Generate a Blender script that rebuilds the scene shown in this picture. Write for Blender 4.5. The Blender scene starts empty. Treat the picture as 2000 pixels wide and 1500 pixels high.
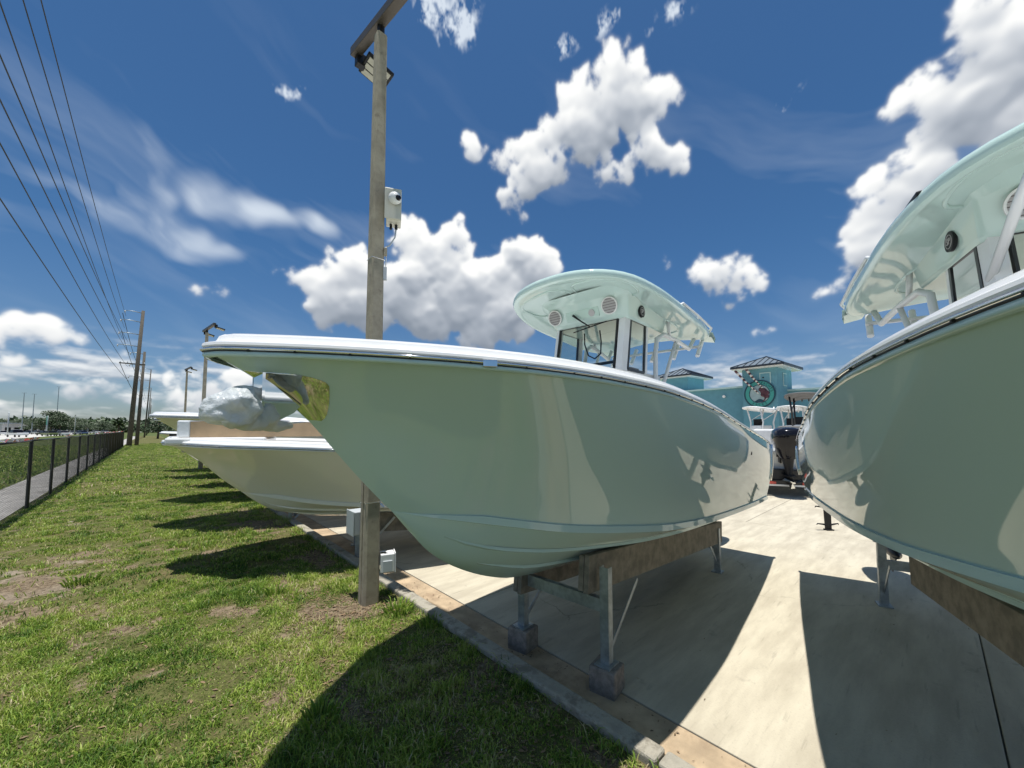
import bpy, math, random
import numpy as np
from math import sin, cos, tan, pi, radians, atan2, sqrt, hypot
from mathutils import Vector, Matrix

sc = bpy.context.scene
COL = sc.collection
random.seed(7)
rng = np.random.default_rng(11)

# ------------------------------------------------------------------ camera
FPX, PITCH, HZ, CAMH = 760.0, radians(3.5), 838.0, 2.0
YAW = atan2(1000 - 294, FPX / cos(PITCH))
YAW = math.atan((1000 - 294) / FPX * cos(PITCH))
CYP = HZ - FPX * tan(PITCH)
cd = bpy.data.cameras.new("camera")
cam = bpy.data.objects.new("camera", cd); COL.objects.link(cam)
cam.location = (0, 0, CAMH)
cam.rotation_euler = (pi / 2 + PITCH, 0, -YAW)
cd.sensor_width = 36; cd.lens = FPX * 36 / 2000; cd.shift_y = (CYP - 750) / 2000
cd.clip_start = 0.05; cd.clip_end = 6000
sc.camera = cam
FW = np.array([sin(YAW) * cos(PITCH), cos(YAW) * cos(PITCH), sin(PITCH)])
RT = np.array([cos(YAW), -sin(YAW), 0.0]); UP = np.cross(RT, FW)

def ray(x, y):
    d = FW * FPX + RT * (x - 1000) - UP * (y - CYP)
    return d / np.linalg.norm(d)
def gnd(x, y, z=0.0):
    d = ray(x, y); return np.array([0, 0, CAMH]) + d * ((z - CAMH) / d[2])
def at_depth(x, d):
    """ground position seen in image column x at forward distance d"""
    r = (x - 1000) / FPX * d
    return (sin(YAW) * d + cos(YAW) * r, cos(YAW) * d - sin(YAW) * r)

# ------------------------------------------------------------------ sun, sky
SUNV = Vector((-0.07, -0.03, 1.0)).normalized()
sun_el = math.asin(SUNV.z); sun_az = atan2(SUNV.x, SUNV.y)
sl = bpy.data.lights.new("sun", 'SUN'); sl.energy = 5.0; sl.angle = radians(0.53); sl.color = (1.0, 0.97, 0.92)
so = bpy.data.objects.new("sun", sl); COL.objects.link(so)
so.rotation_euler = (-SUNV).to_track_quat('-Z', 'Y').to_euler()
so.location = (0, 0, 30)

sc.view_settings.view_transform = 'Standard'; sc.view_settings.look = 'None'
sc.view_settings.gamma = 1.0; sc.view_settings.exposure = 0.12
sc.view_settings.use_curve_mapping = False
sc.render.engine = 'CYCLES'
sc.cycles.max_bounces = 8; sc.cycles.diffuse_bounces = 2; sc.cycles.transparent_max_bounces = 12
sc.cycles.use_denoising = True

world = bpy.data.worlds.new("World"); sc.world = world; world.use_nodes = True
wt = world.node_tree; wt.nodes.clear()

class NB:
    """tiny node-graph builder"""
    def __init__(s, t): s.t = t
    def n(s, typ, **kw):
        nd = s.t.nodes.new(typ)
        for k, v in kw.items(): setattr(nd, k, v)
        return nd
    def put(s, sock, v):
        if hasattr(v, 'is_linked'): s.t.links.new(v, sock)
        else: sock.default_value = v
    def m(s, op, a, b=None, c=None, clamp=False):
        nd = s.n('ShaderNodeMath', operation=op, use_clamp=clamp)
        s.put(nd.inputs[0], a)
        if b is not None: s.put(nd.inputs[1], b)
        if c is not None: s.put(nd.inputs[2], c)
        return nd.outputs[0]
    def v(s, op, a, b=None, scale=None):
        nd = s.n('ShaderNodeVectorMath', operation=op)
        s.put(nd.inputs[0], a)
        if b is not None: s.put(nd.inputs[1], b)
        if scale is not None: s.put(nd.inputs['Scale'], scale)
        return nd.outputs['Value'] if op in ('DISTANCE', 'DOT_PRODUCT', 'LENGTH') else nd.outputs[0]
    def noise(s, vec, scale, detail=4, rough=0.55, color=False, dist=0.0):
        nd = s.n('ShaderNodeTexNoise'); s.put(nd.inputs['Vector'], vec)
        nd.inputs['Scale'].default_value = scale; nd.inputs['Detail'].default_value = detail
        nd.inputs['Roughness'].default_value = rough; nd.inputs['Distortion'].default_value = dist
        return nd.outputs['Color'] if color else nd.outputs['Fac']
    def step(s, x, a, b, smooth=True):
        nd = s.n('ShaderNodeMapRange', interpolation_type='SMOOTHSTEP' if smooth else 'LINEAR')
        s.put(nd.inputs[0], x); nd.inputs[1].default_value = a; nd.inputs[2].default_value = b
        nd.inputs[3].default_value = 0; nd.inputs[4].default_value = 1
        return nd.outputs[0]
    def mix(s, f, a, b):
        nd = s.n('ShaderNodeMix', data_type='RGBA')
        s.put(nd.inputs[0], f); s.put(nd.inputs[6], a); s.put(nd.inputs[7], b)
        return nd.outputs[2]
    def ramp(s, f, stops):
        nd = s.n('ShaderNodeValToRGB'); s.put(nd.inputs[0], f)
        e = nd.color_ramp.elements
        while len(e) < len(stops): e.new(0.5)
        for q, (p, c) in zip(e, stops): q.position = p; q.color = c
        return nd.outputs[0]

w = NB(wt)
tc = w.n('ShaderNodeTexCoord')
sky = w.n('ShaderNodeTexSky', sky_type='NISHITA'); sky.sun_disc = False
sky.sun_elevation = sun_el; sky.sun_rotation = sun_az
sky.altitude = 0; sky.air_density = 1.0; sky.dust_density = 0.6; sky.ozone_density = 2.2
DIR = tc.outputs['Generated']

# cumulus: each cloud is a heap of puffs (image column, row, radius in px at the
# picture's centre scale), turned into directions on the sky
PUFF = [
 # tall ragged cloud, middle
 (1200,110,34),(1222,150,48),(1170,160,40),(1130,190,44),(1180,215,55),(1240,200,50),(1120,245,44),(1160,270,50),
 (1078,262,34),(1040,300,40),(1000,290,26),(920,290,30),(975,315,26),(1090,330,36),(1035,350,42),(1000,385,34),(1290,195,34),
 (1255,260,30),(1275,300,42),(1310,310,36),(1225,330,30),(1180,345,26),(1010,415,20),(1320,190,26),
 # broad bank behind the pole
 (575,548,20),(620,560,36),(660,545,48),(700,540,50),(650,600,46),(720,600,60),(790,560,64),(800,470,40),(835,505,44),(890,470,36),(880,520,48),(900,580,70),
 (960,610,60),(980,560,52),(1010,500,46),(1040,530,46),(1000,610,55),(830,620,55),(1075,530,18),(560,540,16),(940,650,45),(1090,525,14),
 # towering cloud, right
 (1930,30,70),(1980,90,95),(1900,110,60),(1860,170,62),(1800,155,34),(1780,200,46),(1735,238,24),(1840,235,60),(1930,200,90),(1980,270,80),(1820,290,50),
 (1770,330,46),(1720,360,42),(1685,378,30),(1740,410,56),(1820,370,70),(1690,440,44),(1670,490,36),(1700,500,60),(1655,525,24),(1640,560,18),(1610,575,22),
 # small ones on the right
 (1395,545,40),(1360,548,26),(1430,530,34),(1470,548,28),(1420,575,28),(1296,520,12),(1300,500,9),
 # low clouds, left
 (40,645,26),(80,645,30),(115,655,24),(150,663,14),(5,648,28),(45,705,18),(85,708,16),(105,715,10),(10,710,22),(205,698,18),(225,715,22),(190,715,20),(160,730,22),(125,735,20),(30,745,22),(0,755,20),
 (245,745,18),(190,755,24),(140,765,20),(220,775,20),(312,712,9),(330,735,14),(365,738,18),(400,745,22),(430,725,22),(455,730,20),(485,735,20),(420,765,22),(340,770,18),(460,775,22),(380,785,20),(395,571,14),(425,572,13),(370,570,8),
 (235,668,9),(380,607,7),(905,662,16),(880,664,10),(1480,655,12),(1510,656,16),(1540,658,12),(60,795,16),(100,790,16),(270,780,14),
]
PUFF = [(x, y, r * 1.4) if (x < 500 and y > 560) else (x, y, r) for x, y, r in PUFF]
WISP = [(880,20,60),(840,15,45),(900,70,30),(1320,20,34),(1535,205,18),(572,180,18),(1180,45,24),(1100,95,24)]
CIRR = [(20,370,70),(80,390,75),(160,400,70),(240,420,62),(300,440,62),(360,460,55),(420,482,42),(310,385,40),(280,350,30),(420,380,55),(520,410,50),(620,440,40),(250,290,60)]

def puffs(lst):
    out = []
    for x, y, r in lst:
        d = ray(x, y); c = float(d @ FW)
        out.append((tuple(d), r / FPX * c * (0.5 + 0.5 * c)))
    return out
# the same kinds of cloud go on round the rest of the sky
rr = random.Random(5)
AROUND = []
for k in range(13):
    az = YAW + radians(70) + k * radians(220) / 12; el = radians(rr.uniform(10, 46))
    s0 = rr.uniform(0.05, 0.10)
    for j in range(3):
        a2 = az + rr.uniform(-1, 1) * s0 * 1.7 / cos(el); e2 = el + rr.uniform(-.5, .6) * s0
        AROUND.append(((sin(a2) * cos(e2), cos(a2) * cos(e2), sin(e2)), s0 * rr.uniform(0.6, 1.1)))

# clouds: heaps of round puffs worked out in numpy on a map of the sky (R light, G cover, B thin veil)
SW, SH = 4096, 2048
HH = SH // 2
def sky_px(d):
    d = np.asarray(d, float) / np.linalg.norm(d)
    return ((0.5 - atan2(d[1], d[0]) / (2 * pi)) * SW, math.asin(d[2]) / pi * SH)   # column, row above horizon
crng = np.random.default_rng(3)
NGs = crng.random((256, 256)).astype(np.float32)
def vn2(x, y):
    xi = np.floor(x).astype(np.int32); yi = np.floor(y).astype(np.int32); fx = (x - xi).astype(np.float32); fy = (y - yi).astype(np.float32)
    fx = fx * fx * (3 - 2 * fx); fy = fy * fy * (3 - 2 * fy); x0 = xi & 255; x1 = (xi + 1) & 255; y0 = yi & 255; y1 = (yi + 1) & 255
    return (NGs[x0, y0] * (1 - fx) + NGs[x1, y0] * fx) * (1 - fy) + (NGs[x0, y1] * (1 - fx) + NGs[x1, y1] * fx) * fy
def fb2(x, y, o, g=0.5):
    r = 0; a = 1.0; s = 0.0
    for k in range(o): r = r + a * vn2(x * 2 ** k + 31.7 * k, y * 2 ** k + 11.3 * k); s += a; a *= g
    return r / s
hgt = np.zeros((HH, SW), np.float32)
def splat(cx, cy, r, z, lat):
    kx = 1.0 / max(.2, cos(lat)); rx = r * kx
    x0, x1 = int(cx - rx - 1), int(cx + rx + 2); y0, y1 = max(0, int(cy - r - 1)), min(HH, int(cy + r + 2))
    if y1 <= y0: return
    xs_ = np.arange(x0, x1); ys_ = np.arange(y0, y1)
    d2 = ((xs_[None] - cx) / kx) ** 2 + (ys_[:, None] - cy) ** 2
    h = z + np.sqrt(np.maximum(r * r - d2, 0)); h[d2 > r * r] = 0
    xi = xs_ % SW
    hgt[y0:y1, xi] = np.maximum(hgt[y0:y1, xi], h)
crr = random.Random(4)
def heap(d, r):
    cx, cy = sky_px(d); lat = cy / SH * pi; kx = 1 / max(.2, cos(lat))
    splat(cx, cy, r * .80, 0, lat)
    for k in range(20):
        a = crr.uniform(0, 2 * pi); q = r * .80 * sqrt(crr.random()); r2 = r * crr.uniform(.16, .40)
        z = sqrt(max(0, (r * .80) ** 2 - q * q)) * .80
        bx, by = cx + cos(a) * q * kx, cy + sin(a) * q
        if sin(a) < -.2: r2 *= .75
        splat(bx, by, r2, z, lat)
        for j in range(7):
            a3 = crr.uniform(0, 2 * pi); q3 = r2 * .9 * sqrt(crr.random()); r3 = r2 * crr.uniform(.2, .48)
            splat(bx + cos(a3) * q3 * kx, by + sin(a3) * q3, r3, z + sqrt(max(0, r2 * r2 - q3 * q3)) * .85, lat)
PXR = SW / (2 * pi)
for d, r in puffs(PUFF) + AROUND: heap(d, r * PXR * 1.16)
gy, gx = np.mgrid[0:HH, 0:SW].astype(np.float32)
wx = (fb2(gx / 26, gy / 26, 4) - .5) * 20 + (fb2(gx / 7 + 50, gy / 7, 2) - .5) * 6
wy = (fb2(gx / 26 + 99, gy / 26, 4) - .5) * 20 + (fb2(gx / 7, gy / 7 + 70, 2) - .5) * 6
ix = np.clip((gx + wx).round().astype(np.int32), 0, SW - 1); iy = np.clip((gy + wy).round().astype(np.int32), 0, HH - 1)
hw = hgt[iy, ix]
def blur(a, n):
    for k in range(2):
        c = np.cumsum(np.pad(a, ((n + 1, n), (0, 0)), mode='edge'), 0, dtype=np.float64); a = ((c[2 * n + 1:] - c[:-2 * n - 1]) / (2 * n + 1)).astype(np.float32)
        c = np.cumsum(np.pad(a, ((0, 0), (n + 1, n)), mode='wrap'), 1, dtype=np.float64); a = ((c[:, 2 * n + 1:] - c[:, :-2 * n - 1]) / (2 * n + 1)).astype(np.float32)
    return a
hs = blur(hw, 1); hm = blur(hw, 4); hb = blur(hw, 14)
nz = fb2(gx / 11 + 7, gy / 11 + 3, 5, .6)
nz2 = fb2(gx / 24 + 70, gy / 24 + 13, 6, .60)
base_ = hm * .55 + hs * .45
cov = np.clip((base_ - 6.5 + ((nz - .5) * 20 + (nz2 - .5) * 44) * np.clip(base_ / 8, 0, 1)) / 14, 0, 1); cov = cov * cov * (3 - 2 * cov)
cov = .45 * cov + .55 * blur(cov, 2)
# relief lit from overhead, dimmed by the cloud stacked above and by its own depth
gU = np.gradient(hs, axis=0); gM = np.gradient(hm, axis=0); gB = np.gradient(hb, axis=0)
above = np.zeros_like(hb); 
for k in (6, 14, 26, 42, 62): 
    sh = np.zeros_like(hb); sh[:-k] = hb[k:]; above += sh
above /= 5
lt = .84 - .045 * np.clip(gU, -2.2, 2.2) - .13 * np.clip(gM, -1.5, 1.5) - .22 * np.clip(gB, -1.2, 1.2)
lt = lt - np.clip(above / 60, 0, .50) * .95 + (nz2 - .5) * .30 + .05
lt = np.clip(lt, 0, 1)
lt = blur(lt, 2)
# thin stuff: cirrus streaks and torn scraps
def field(lst, wob=0):
    f = np.zeros((HH, SW), np.float32); X0 = gx + wob; Y0 = gy + wob * .4
    for d, r in puffs(lst):
        cx, cy = sky_px(d); kx = 1 / cos(cy / SH * pi); q_ = 1 - (((X0 - cx) / kx / 1.5) ** 2 + (Y0 - cy) ** 2) / (r * PXR) ** 2; f = 1 - (1 - f) * (1 - .62 * np.clip(q_, 0, 1) ** 2)
    return np.clip(f, 0, 1)
th = radians(-22); ux = gx * cos(th) + gy * sin(th); uy = -gx * sin(th) + gy * cos(th)
cw = (fb2(gx / 120, gy / 120 + 5, 4) - .5) * 150
cn = fb2((ux + cw) / 190, (uy + cw * .5) / 62 + 20, 6, .46)
thin = np.clip((cn - .40) * 2.6, 0, 1) * np.clip(field(CIRR, cw * 1.1), 0, 1) * 1.15
veil = np.clip((fb2(ux / 260 + 9, (uy + cw * .3) / 50, 5, .55) - .52) * 2.4, 0, 1) * np.clip(1 - np.abs(gy / SH * 180 - 24) / 22, 0, 1) * .22
thin = np.clip(thin + veil, 0, .85)
wsn = fb2(gx / 16 + 40, gy / 16, 6, .62)
thin = np.maximum(thin, np.clip((wsn - .44) * 5, 0, 1) * np.clip(field(WISP, wx * 3.5) * 2.0, 0, 1) * .8)
# low rows of hazy cumulus
lown = fb2(gx / 46, gy / 13 + 60, 6, .56); elv = gy / SH * 180
low = np.clip((lown - .44) * 4, 0, 1) * np.clip(elv / 2.0, 0, 1) * np.clip((10.5 - elv) / 4, 0, 1)
lowl = .66 + (lown - np.roll(lown, -5, 0)) * 1.4
G = np.maximum(cov, low * .75); R = np.where(cov >= low * .75, lt, np.clip(lowl, .35, .95))
buf = np.zeros((SH, SW, 4), np.float32); buf[HH:, :, 0] = R; buf[HH:, :, 1] = G; buf[HH:, :, 2] = thin; buf[..., 3] = 1
img = bpy.data.images.new('cloud_map', SW, SH, alpha=False, float_buffer=True); img.colorspace_settings.name = 'Non-Color'
img.pixels.foreach_set(buf.reshape(-1)); img.update()
env = w.n('ShaderNodeTexEnvironment'); env.image = img; env.interpolation = 'Cubic'; w.put(env.inputs[0], DIR)
sp3 = w.n('ShaderNodeSeparateColor'); w.put(sp3.inputs[0], env.outputs[0])
ccol = w.ramp(sp3.outputs[0], [(0.0, (0.24, 0.28, 0.34, 1)), (0.35, (0.38, 0.42, 0.48, 1)), (0.62, (0.62, 0.65, 0.69, 1)), (0.85, (0.86, 0.87, 0.87, 1)), (1.0, (0.98, 0.98, 0.96, 1))])
sepz = w.n('ShaderNodeSeparateXYZ'); w.put(sepz.inputs[0], DIR)
skyk = w.v('MULTIPLY', sky.outputs[0], w.mix(w.step(sepz.outputs[2], -0.05, 0.42), (0.80, 0.90, 1.06, 1), (0.50, 0.86, 1.13, 1)))
skys = w.v('SCALE', skyk, scale=0.073)
c1 = w.mix(sp3.outputs[2], skys, (0.78, 0.85, 0.92, 1))
c4 = w.mix(sp3.outputs[1], c1, ccol)
bg = w.n('ShaderNodeBackground'); w.put(bg.inputs[0], c4); bg.inputs[1].default_value = 1.0
wo = w.n('ShaderNodeOutputWorld'); wt.links.new(bg.outputs[0], wo.inputs[0])
world.cycles.sampling_method = 'MANUAL'; world.cycles.sample_map_resolution = 512

# ------------------------------------------------------------------ materials
MATS = {}
def mat(name, col, rough=0.5, metal=0.0, var=0.0, vscale=8.0, bump=0.0, bscale=60.0, coat=0.0, ior=1.5, alpha=1.0, spec=0.5, trans=0.0, dirt=None):
    if name in MATS: return MATS[name]
    m = bpy.data.materials.new(name); m.use_nodes = True
    b = NB(m.node_tree); p = m.node_tree.nodes['Principled BSDF']
    p.inputs['Base Color'].default_value = (*col, 1); p.inputs['Roughness'].default_value = rough
    p.inputs['Metallic'].default_value = metal; p.inputs['Coat Weight'].default_value = coat; p.inputs['Coat Roughness'].default_value = 0.02
    p.inputs['IOR'].default_value = ior; p.inputs['Alpha'].default_value = alpha; p.inputs['Specular IOR Level'].default_value = spec
    p.inputs['Transmission Weight'].default_value = trans
    t = b.n('ShaderNodeTexCoord')
    if var > 0:
        f = b.noise(t.outputs['Object'], vscale, 6, 0.6)
        lo = tuple(c * (1 - var) for c in col) + (1,); hi = tuple(min(1, c * (1 + var)) for c in col) + (1,)
        c = b.mix(b.step(f, 0.3, 0.7), lo, hi)
        if dirt:
            f2 = b.noise(t.outputs['Object'], dirt[1], 5, 0.65)
            c = b.mix(b.m('MULTIPLY', b.step(f2, dirt[2], dirt[2] + 0.18), dirt[3]), c, (*dirt[0], 1))
        b.put(p.inputs['Base Color'], c)
        b.put(p.inputs['Roughness'], b.m('MULTIPLY_ADD', f, 0.25 * rough, rough * 0.88))
    if bump > 0:
        bn = b.n('ShaderNodeBump'); bn.inputs['Strength'].default_value = bump; bn.inputs['Distance'].default_value = 0.01
        b.put(bn.inputs['Height'], b.noise(t.outputs['Object'], bscale, 5, 0.6)); b.put(p.inputs['Normal'], bn.outputs[0])
    MATS[name] = m; return m

M_MINT = mat('mint_gelcoat', (0.55, 0.725, 0.71), 0.03, coat=0.0, ior=1.55)
M_MINTD = mat('mint_top_gelcoat', (0.56, 0.72, 0.66), 0.05, ior=1.55)
M_WHITE = mat('white_gelcoat', (0.82, 0.82, 0.80), 0.13, var=0.03, vscale=5)
M_BEIGE = mat('beige_gelcoat', (0.80, 0.785, 0.69), 0.06, ior=1.55)
M_CREAM = mat('cream_gelcoat', (0.74, 0.73, 0.62), 0.08, ior=1.55)
M_GREYH = mat('light_grey_gelcoat', (0.62, 0.62, 0.60), 0.1)
M_RUB = mat('black_rubber', (0.025, 0.025, 0.027), 0.45)
M_STEEL = mat('stainless_steel', (0.80, 0.80, 0.79), 0.04, metal=1.0)
M_ALU = mat('white_powder_tube', (0.80, 0.81, 0.80), 0.25)
M_BLKTUBE = mat('black_powder_tube', (0.02, 0.02, 0.022), 0.3)
M_BLACK = mat('black_plastic', (0.012, 0.012, 0.013), 0.42, spec=0.3)
M_GLOSSBLK = mat('gloss_black', (0.008, 0.008, 0.012), 0.10, spec=0.35)
M_GALV = mat('galvanised_steel', (0.36, 0.40, 0.42), 0.45, metal=0.65, var=0.22, vscale=14)
M_WOOD = mat('weathered_plank', (0.23, 0.205, 0.165), 0.85, var=0.3, vscale=9, bump=0.4, bscale=40)
M_BLOCK = mat('cinder_block', (0.27, 0.235, 0.20), 0.95, var=0.25, vscale=20, bump=1.0, bscale=70)
M_POLE = mat('precast_concrete', (0.37, 0.325, 0.24), 0.9, var=0.16, vscale=7, bump=0.5, bscale=90, dirt=((0.16, 0.14, 0.11), 11, 0.55, 0.6))
M_KERB = mat('kerb_concrete', (0.42, 0.385, 0.31), 0.92, var=0.22, vscale=6, bump=0.9, bscale=80, dirt=((0.15, 0.13, 0.10), 6, 0.46, 0.75))
M_GUTTER = mat('stained_gutter', (0.45, 0.34, 0.22), 0.88, var=0.22, vscale=4, bump=0.3, bscale=90, dirt=((0.24, 0.16, 0.10), 3, 0.5, 0.6))
M_WOODPOLE = mat('creosote_pole', (0.10, 0.088, 0.070), 0.9, var=0.25, vscale=6)
M_WIRE = mat('cable_black', (0.03, 0.03, 0.035), 0.6)
M_FENCE = mat('black_vinyl_steel', (0.015, 0.016, 0.018), 0.4)
M_CARD = mat('cardboard', (0.56, 0.39, 0.23), 0.85, var=0.10, vscale=5, bump=0.2, bscale=16)
M_GREYBOX = mat('grey_utility_box', (0.52, 0.55, 0.56), 0.4)
M_IVORY = mat('ivory_plastic', (0.62, 0.60, 0.50), 0.45)
M_TEAL = mat('teal_stucco', (0.14, 0.335, 0.415), 0.9, var=0.06, vscale=2, bump=0.3, bscale=30)
M_TEALL = mat('pale_teal_trim', (0.42, 0.60, 0.60), 0.8)
M_ROOF = mat('grey_metal_roof', (0.20, 0.24, 0.27), 0.4, metal=0.3)
M_SEAM = mat('roof_seam', (0.02, 0.03, 0.045), 0.4)
M_DKTEAL = mat('sign_dark_ring', (0.012, 0.06, 0.09), 0.5)
M_RING = mat('sign_green_ring', (0.06, 0.36, 0.32), 0.5)
M_SIGNIN = mat('sign_inner', (0.36, 0.48, 0.50), 0.5, var=0.15, vscale=1.2)
M_MAROON = mat('sign_maroon', (0.10, 0.035, 0.05), 0.6, var=0.5, vscale=6)
M_GREYCANV = mat('grey_canvas', (0.16, 0.155, 0.15), 0.9)
M_ROAD = mat('pale_road', (0.52, 0.50, 0.46), 0.9, var=0.08, vscale=0.3)
M_PATH = mat('grey_path', (0.40, 0.38, 0.35), 0.9, var=0.22, vscale=1.5, bump=0.3, bscale=30, dirt=((0.2, 0.18, 0.15), 0.8, 0.5, 0.5))
M_RED = mat('tape_red', (0.62, 0.10, 0.07), 0.4); M_TWHITE = mat('tape_white', (0.85, 0.80, 0.76), 0.4)
M_GREENSIGN = mat('road_sign_green', (0.02, 0.25, 0.17), 0.5)
M_TYRE = mat('tyre', (0.03, 0.03, 0.03), 0.8)
M_BARK = mat('bark', (0.12, 0.09, 0.065), 0.9, var=0.3)
M_LIGHTPANEL = mat('led_lens', (0.5, 0.48, 0.40), 0.3)
M_DASH = mat('dash_black', (0.02, 0.02, 0.02), 0.3)
M_SPEAK = mat('speaker_grey', (0.50, 0.48, 0.48), 0.4)
M_SPKDK = mat('speaker_slot', (0.12, 0.10, 0.10), 0.6)
M_RUST = mat('stained_wall', (0.6, 0.58, 0.55), 0.8, var=0.1)
M_BRICKRED = mat('dull_red_panel', (0.30, 0.07, 0.08), 0.6)

def glass(name, tint, fac):
    m = bpy.data.materials.new(name); m.use_nodes = True; t = m.node_tree; t.nodes.clear(); b = NB(t)
    tr = b.n('ShaderNodeBsdfTransparent'); tr.inputs[0].default_value = (*tint, 1)
    gl = b.n('ShaderNodeBsdfGlossy'); gl.inputs['Roughness'].default_value = 0.01
    fr = b.n('ShaderNodeFresnel'); fr.inputs[0].default_value = 1.5
    mx = b.n('ShaderNodeMixShader'); b.put(mx.inputs[0], b.m('MULTIPLY', fr.outputs[0], fac, clamp=True))
    t.links.new(tr.outputs[0], mx.inputs[1]); t.links.new(gl.outputs[0], mx.inputs[2])
    o = b.n('ShaderNodeOutputMaterial'); t.links.new(mx.outputs[0], o.inputs[0]); return m
M_GLASS = glass('tinted_glass', (0.80, 0.86, 0.84), 1.4)

def wrap_mat():
    m = bpy.data.materials.new('bubble_wrap'); m.use_nodes = True; t = m.node_tree; b = NB(t); p = t.nodes['Principled BSDF']
    p.inputs['Base Color'].default_value = (0.72, 0.76, 0.76, 1); p.inputs['Roughness'].default_value = 0.30
    p.inputs['Alpha'].default_value = 0.74; p.inputs['Coat Weight'].default_value = 0.25; p.inputs['Transmission Weight'].default_value = 0.0
    tcn = b.n('ShaderNodeTexCoord'); vo = b.n('ShaderNodeTexVoronoi'); b.put(vo.inputs['Vector'], tcn.outputs['Object']); vo.inputs['Scale'].default_value = 95
    fo = b.noise(tcn.outputs['Object'], 17, 5, 0.6, dist=1.5)
    bn = b.n('ShaderNodeBump'); bn.inputs['Strength'].default_value = 0.55; bn.inputs['Distance'].default_value = 0.012
    b.put(bn.inputs['Height'], b.m('MULTIPLY_ADD', vo.outputs['Distance'], -0.25, b.m('MULTIPLY', fo, 1.4))); b.put(p.inputs['Normal'], bn.outputs[0])
    return m
M_WRAP = wrap_mat()

# ------------------------------------------------------------------ mesh helpers
class MB:
    def __init__(s): s.v = []; s.f = []
    def add(s, verts, faces):
        o = len(s.v); s.v += [tuple(map(float, p)) for p in verts]; s.f += [tuple(i + o for i in f) for f in faces]; return s
    def box(s, c, d, rot=None):
        x, y, z = (q / 2 for q in d)
        P = [Vector((i * x, j * y, k * z)) for i in (-1, 1) for j in (-1, 1) for k in (-1, 1)]
        if rot is not None: P = [rot @ p for p in P]
        C = Vector(c)
        return s.add([p + C for p in P], [(0, 1, 3, 2), (4, 6, 7, 5), (0, 4, 5, 1), (2, 3, 7, 6), (0, 2, 6, 4), (1, 5, 7, 3)])
    def bar(s, a, b, wd, hg, roll=0.0):
        a = Vector(a); b = Vector(b); d = b - a; L = d.length
        q = d.to_track_quat('X', 'Z').to_matrix() @ Matrix.Rotation(roll, 3, 'X')
        return s.box((a + b) / 2, (L, wd, hg), q)
    def tube(s, pts, r, n=10, caps=True):
        pts = [Vector(p) for p in pts]; R = r if isinstance(r, (list, tuple)) else [r] * len(pts)
        rings = []; up0 = None
        for i, p in enumerate(pts):
            d = (pts[min(i + 1, len(pts) - 1)] - pts[max(i - 1, 0)]).normalized()
            if up0 is None: up0 = Vector((0, 0, 1)) if abs(d.z) < 0.9 else Vector((1, 0, 0))
            a = d.cross(up0).normalized(); u = a.cross(d).normalized(); up0 = u
            rings.append([p + (a * cos(t) + u * sin(t)) * R[i] for t in (2 * pi * k / n for k in range(n))])
        V = [p for r_ in rings for p in r_]; F = []
        for i in range(len(pts) - 1):
            for k in range(n):
                F.append((i * n + k, i * n + (k + 1) % n, (i + 1) * n + (k + 1) % n, (i + 1) * n + k))
        if caps: F += [tuple(range(n))[::-1], tuple((len(pts) - 1) * n + k for k in range(n))]
        return s.add(V, F)
    def grid(s, rows, close=False):
        m = len(rows[0]); V = [p for r_ in rows for p in r_]; F = []
        for i in range(len(rows) - 1):
            for k in range(m if close else m - 1):
                F.append((i * m + k, i * m + (k + 1) % m, (i + 1) * m + (k + 1) % m, (i + 1) * m + k))
        return s.add(V, F)
    def disc(s, c, ax, r, h, n=20, r2=None):
        ax = Vector(ax).normalized(); c = Vector(c)
        return s.tube([c, c + ax * h], [r, r2 if r2 else r], n)
    def ring(s, c, ax, r0, r1, h, n=32):
        ax = Vector(ax).normalized(); c = Vector(c); a = ax.orthogonal().normalized(); u = ax.cross(a)
        rows = []
        for rr_, hh in ((r0, 0), (r0, h), (r1, h), (r1, 0), (r0, 0)):
            rows.append([c + ax * hh + (a * cos(t) + u * sin(t)) * rr_ for t in (2 * pi * k / n for k in range(n))])
        return s.grid(rows, True)
    def mesh(s, name, m, smooth=False, angle=None):
        me = bpy.data.meshes.new(name); me.from_pydata(s.v, [], s.f); me.update()
        if m: me.materials.append(m)
        if smooth: me.polygons.foreach_set('use_smooth', [True] * len(me.polygons))
        if angle is not None:
            me.polygons.foreach_set('use_smooth', [True] * len(me.polygons)); me.set_sharp_from_angle(angle=radians(angle))
        return me
    def build(s, name, m, parent=None, smooth=False, angle=None, bevel=0.0, fix=True):
        me = s.mesh(name, m, smooth, angle)
        o = bpy.data.objects.new(name, me); COL.objects.link(o)
        if parent: o.parent = parent
        if fix: recalc(me)
        if bevel:
            bv = o.modifiers.new('bevel', 'BEVEL'); bv.width = bevel; bv.segments = 2; bv.limit_method = 'ANGLE'; bv.angle_limit = radians(40)
        return o
import bmesh
def recalc(me):
    bm = bmesh.new(); bm.from_mesh(me); bmesh.ops.recalc_face_normals(bm, faces=bm.faces); bm.to_mesh(me); bm.free()
def tag(o, label, cat, group=None):
    o['label'] = label; o['category'] = cat
    if group: o['group'] = group
    return o
def struct(o): o['kind'] = 'structure'; return o
def stuff(o, label=None, cat=None):
    o['kind'] = 'stuff'
    if label: o['label'] = label
    if cat: o['category'] = cat
    return o
def empty(name, loc=(0, 0, 0), rz=0.0):
    o = bpy.data.objects.new(name, None); COL.objects.link(o); o.location = loc; o.rotation_euler = (0, 0, rz); o.empty_display_size = 0.2; return o
def copy_tree(o, parent=None):
    c = o.copy(); COL.objects.link(c); c.parent = parent
    for ch in list(o.children): copy_tree(ch, c)
    return c
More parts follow.
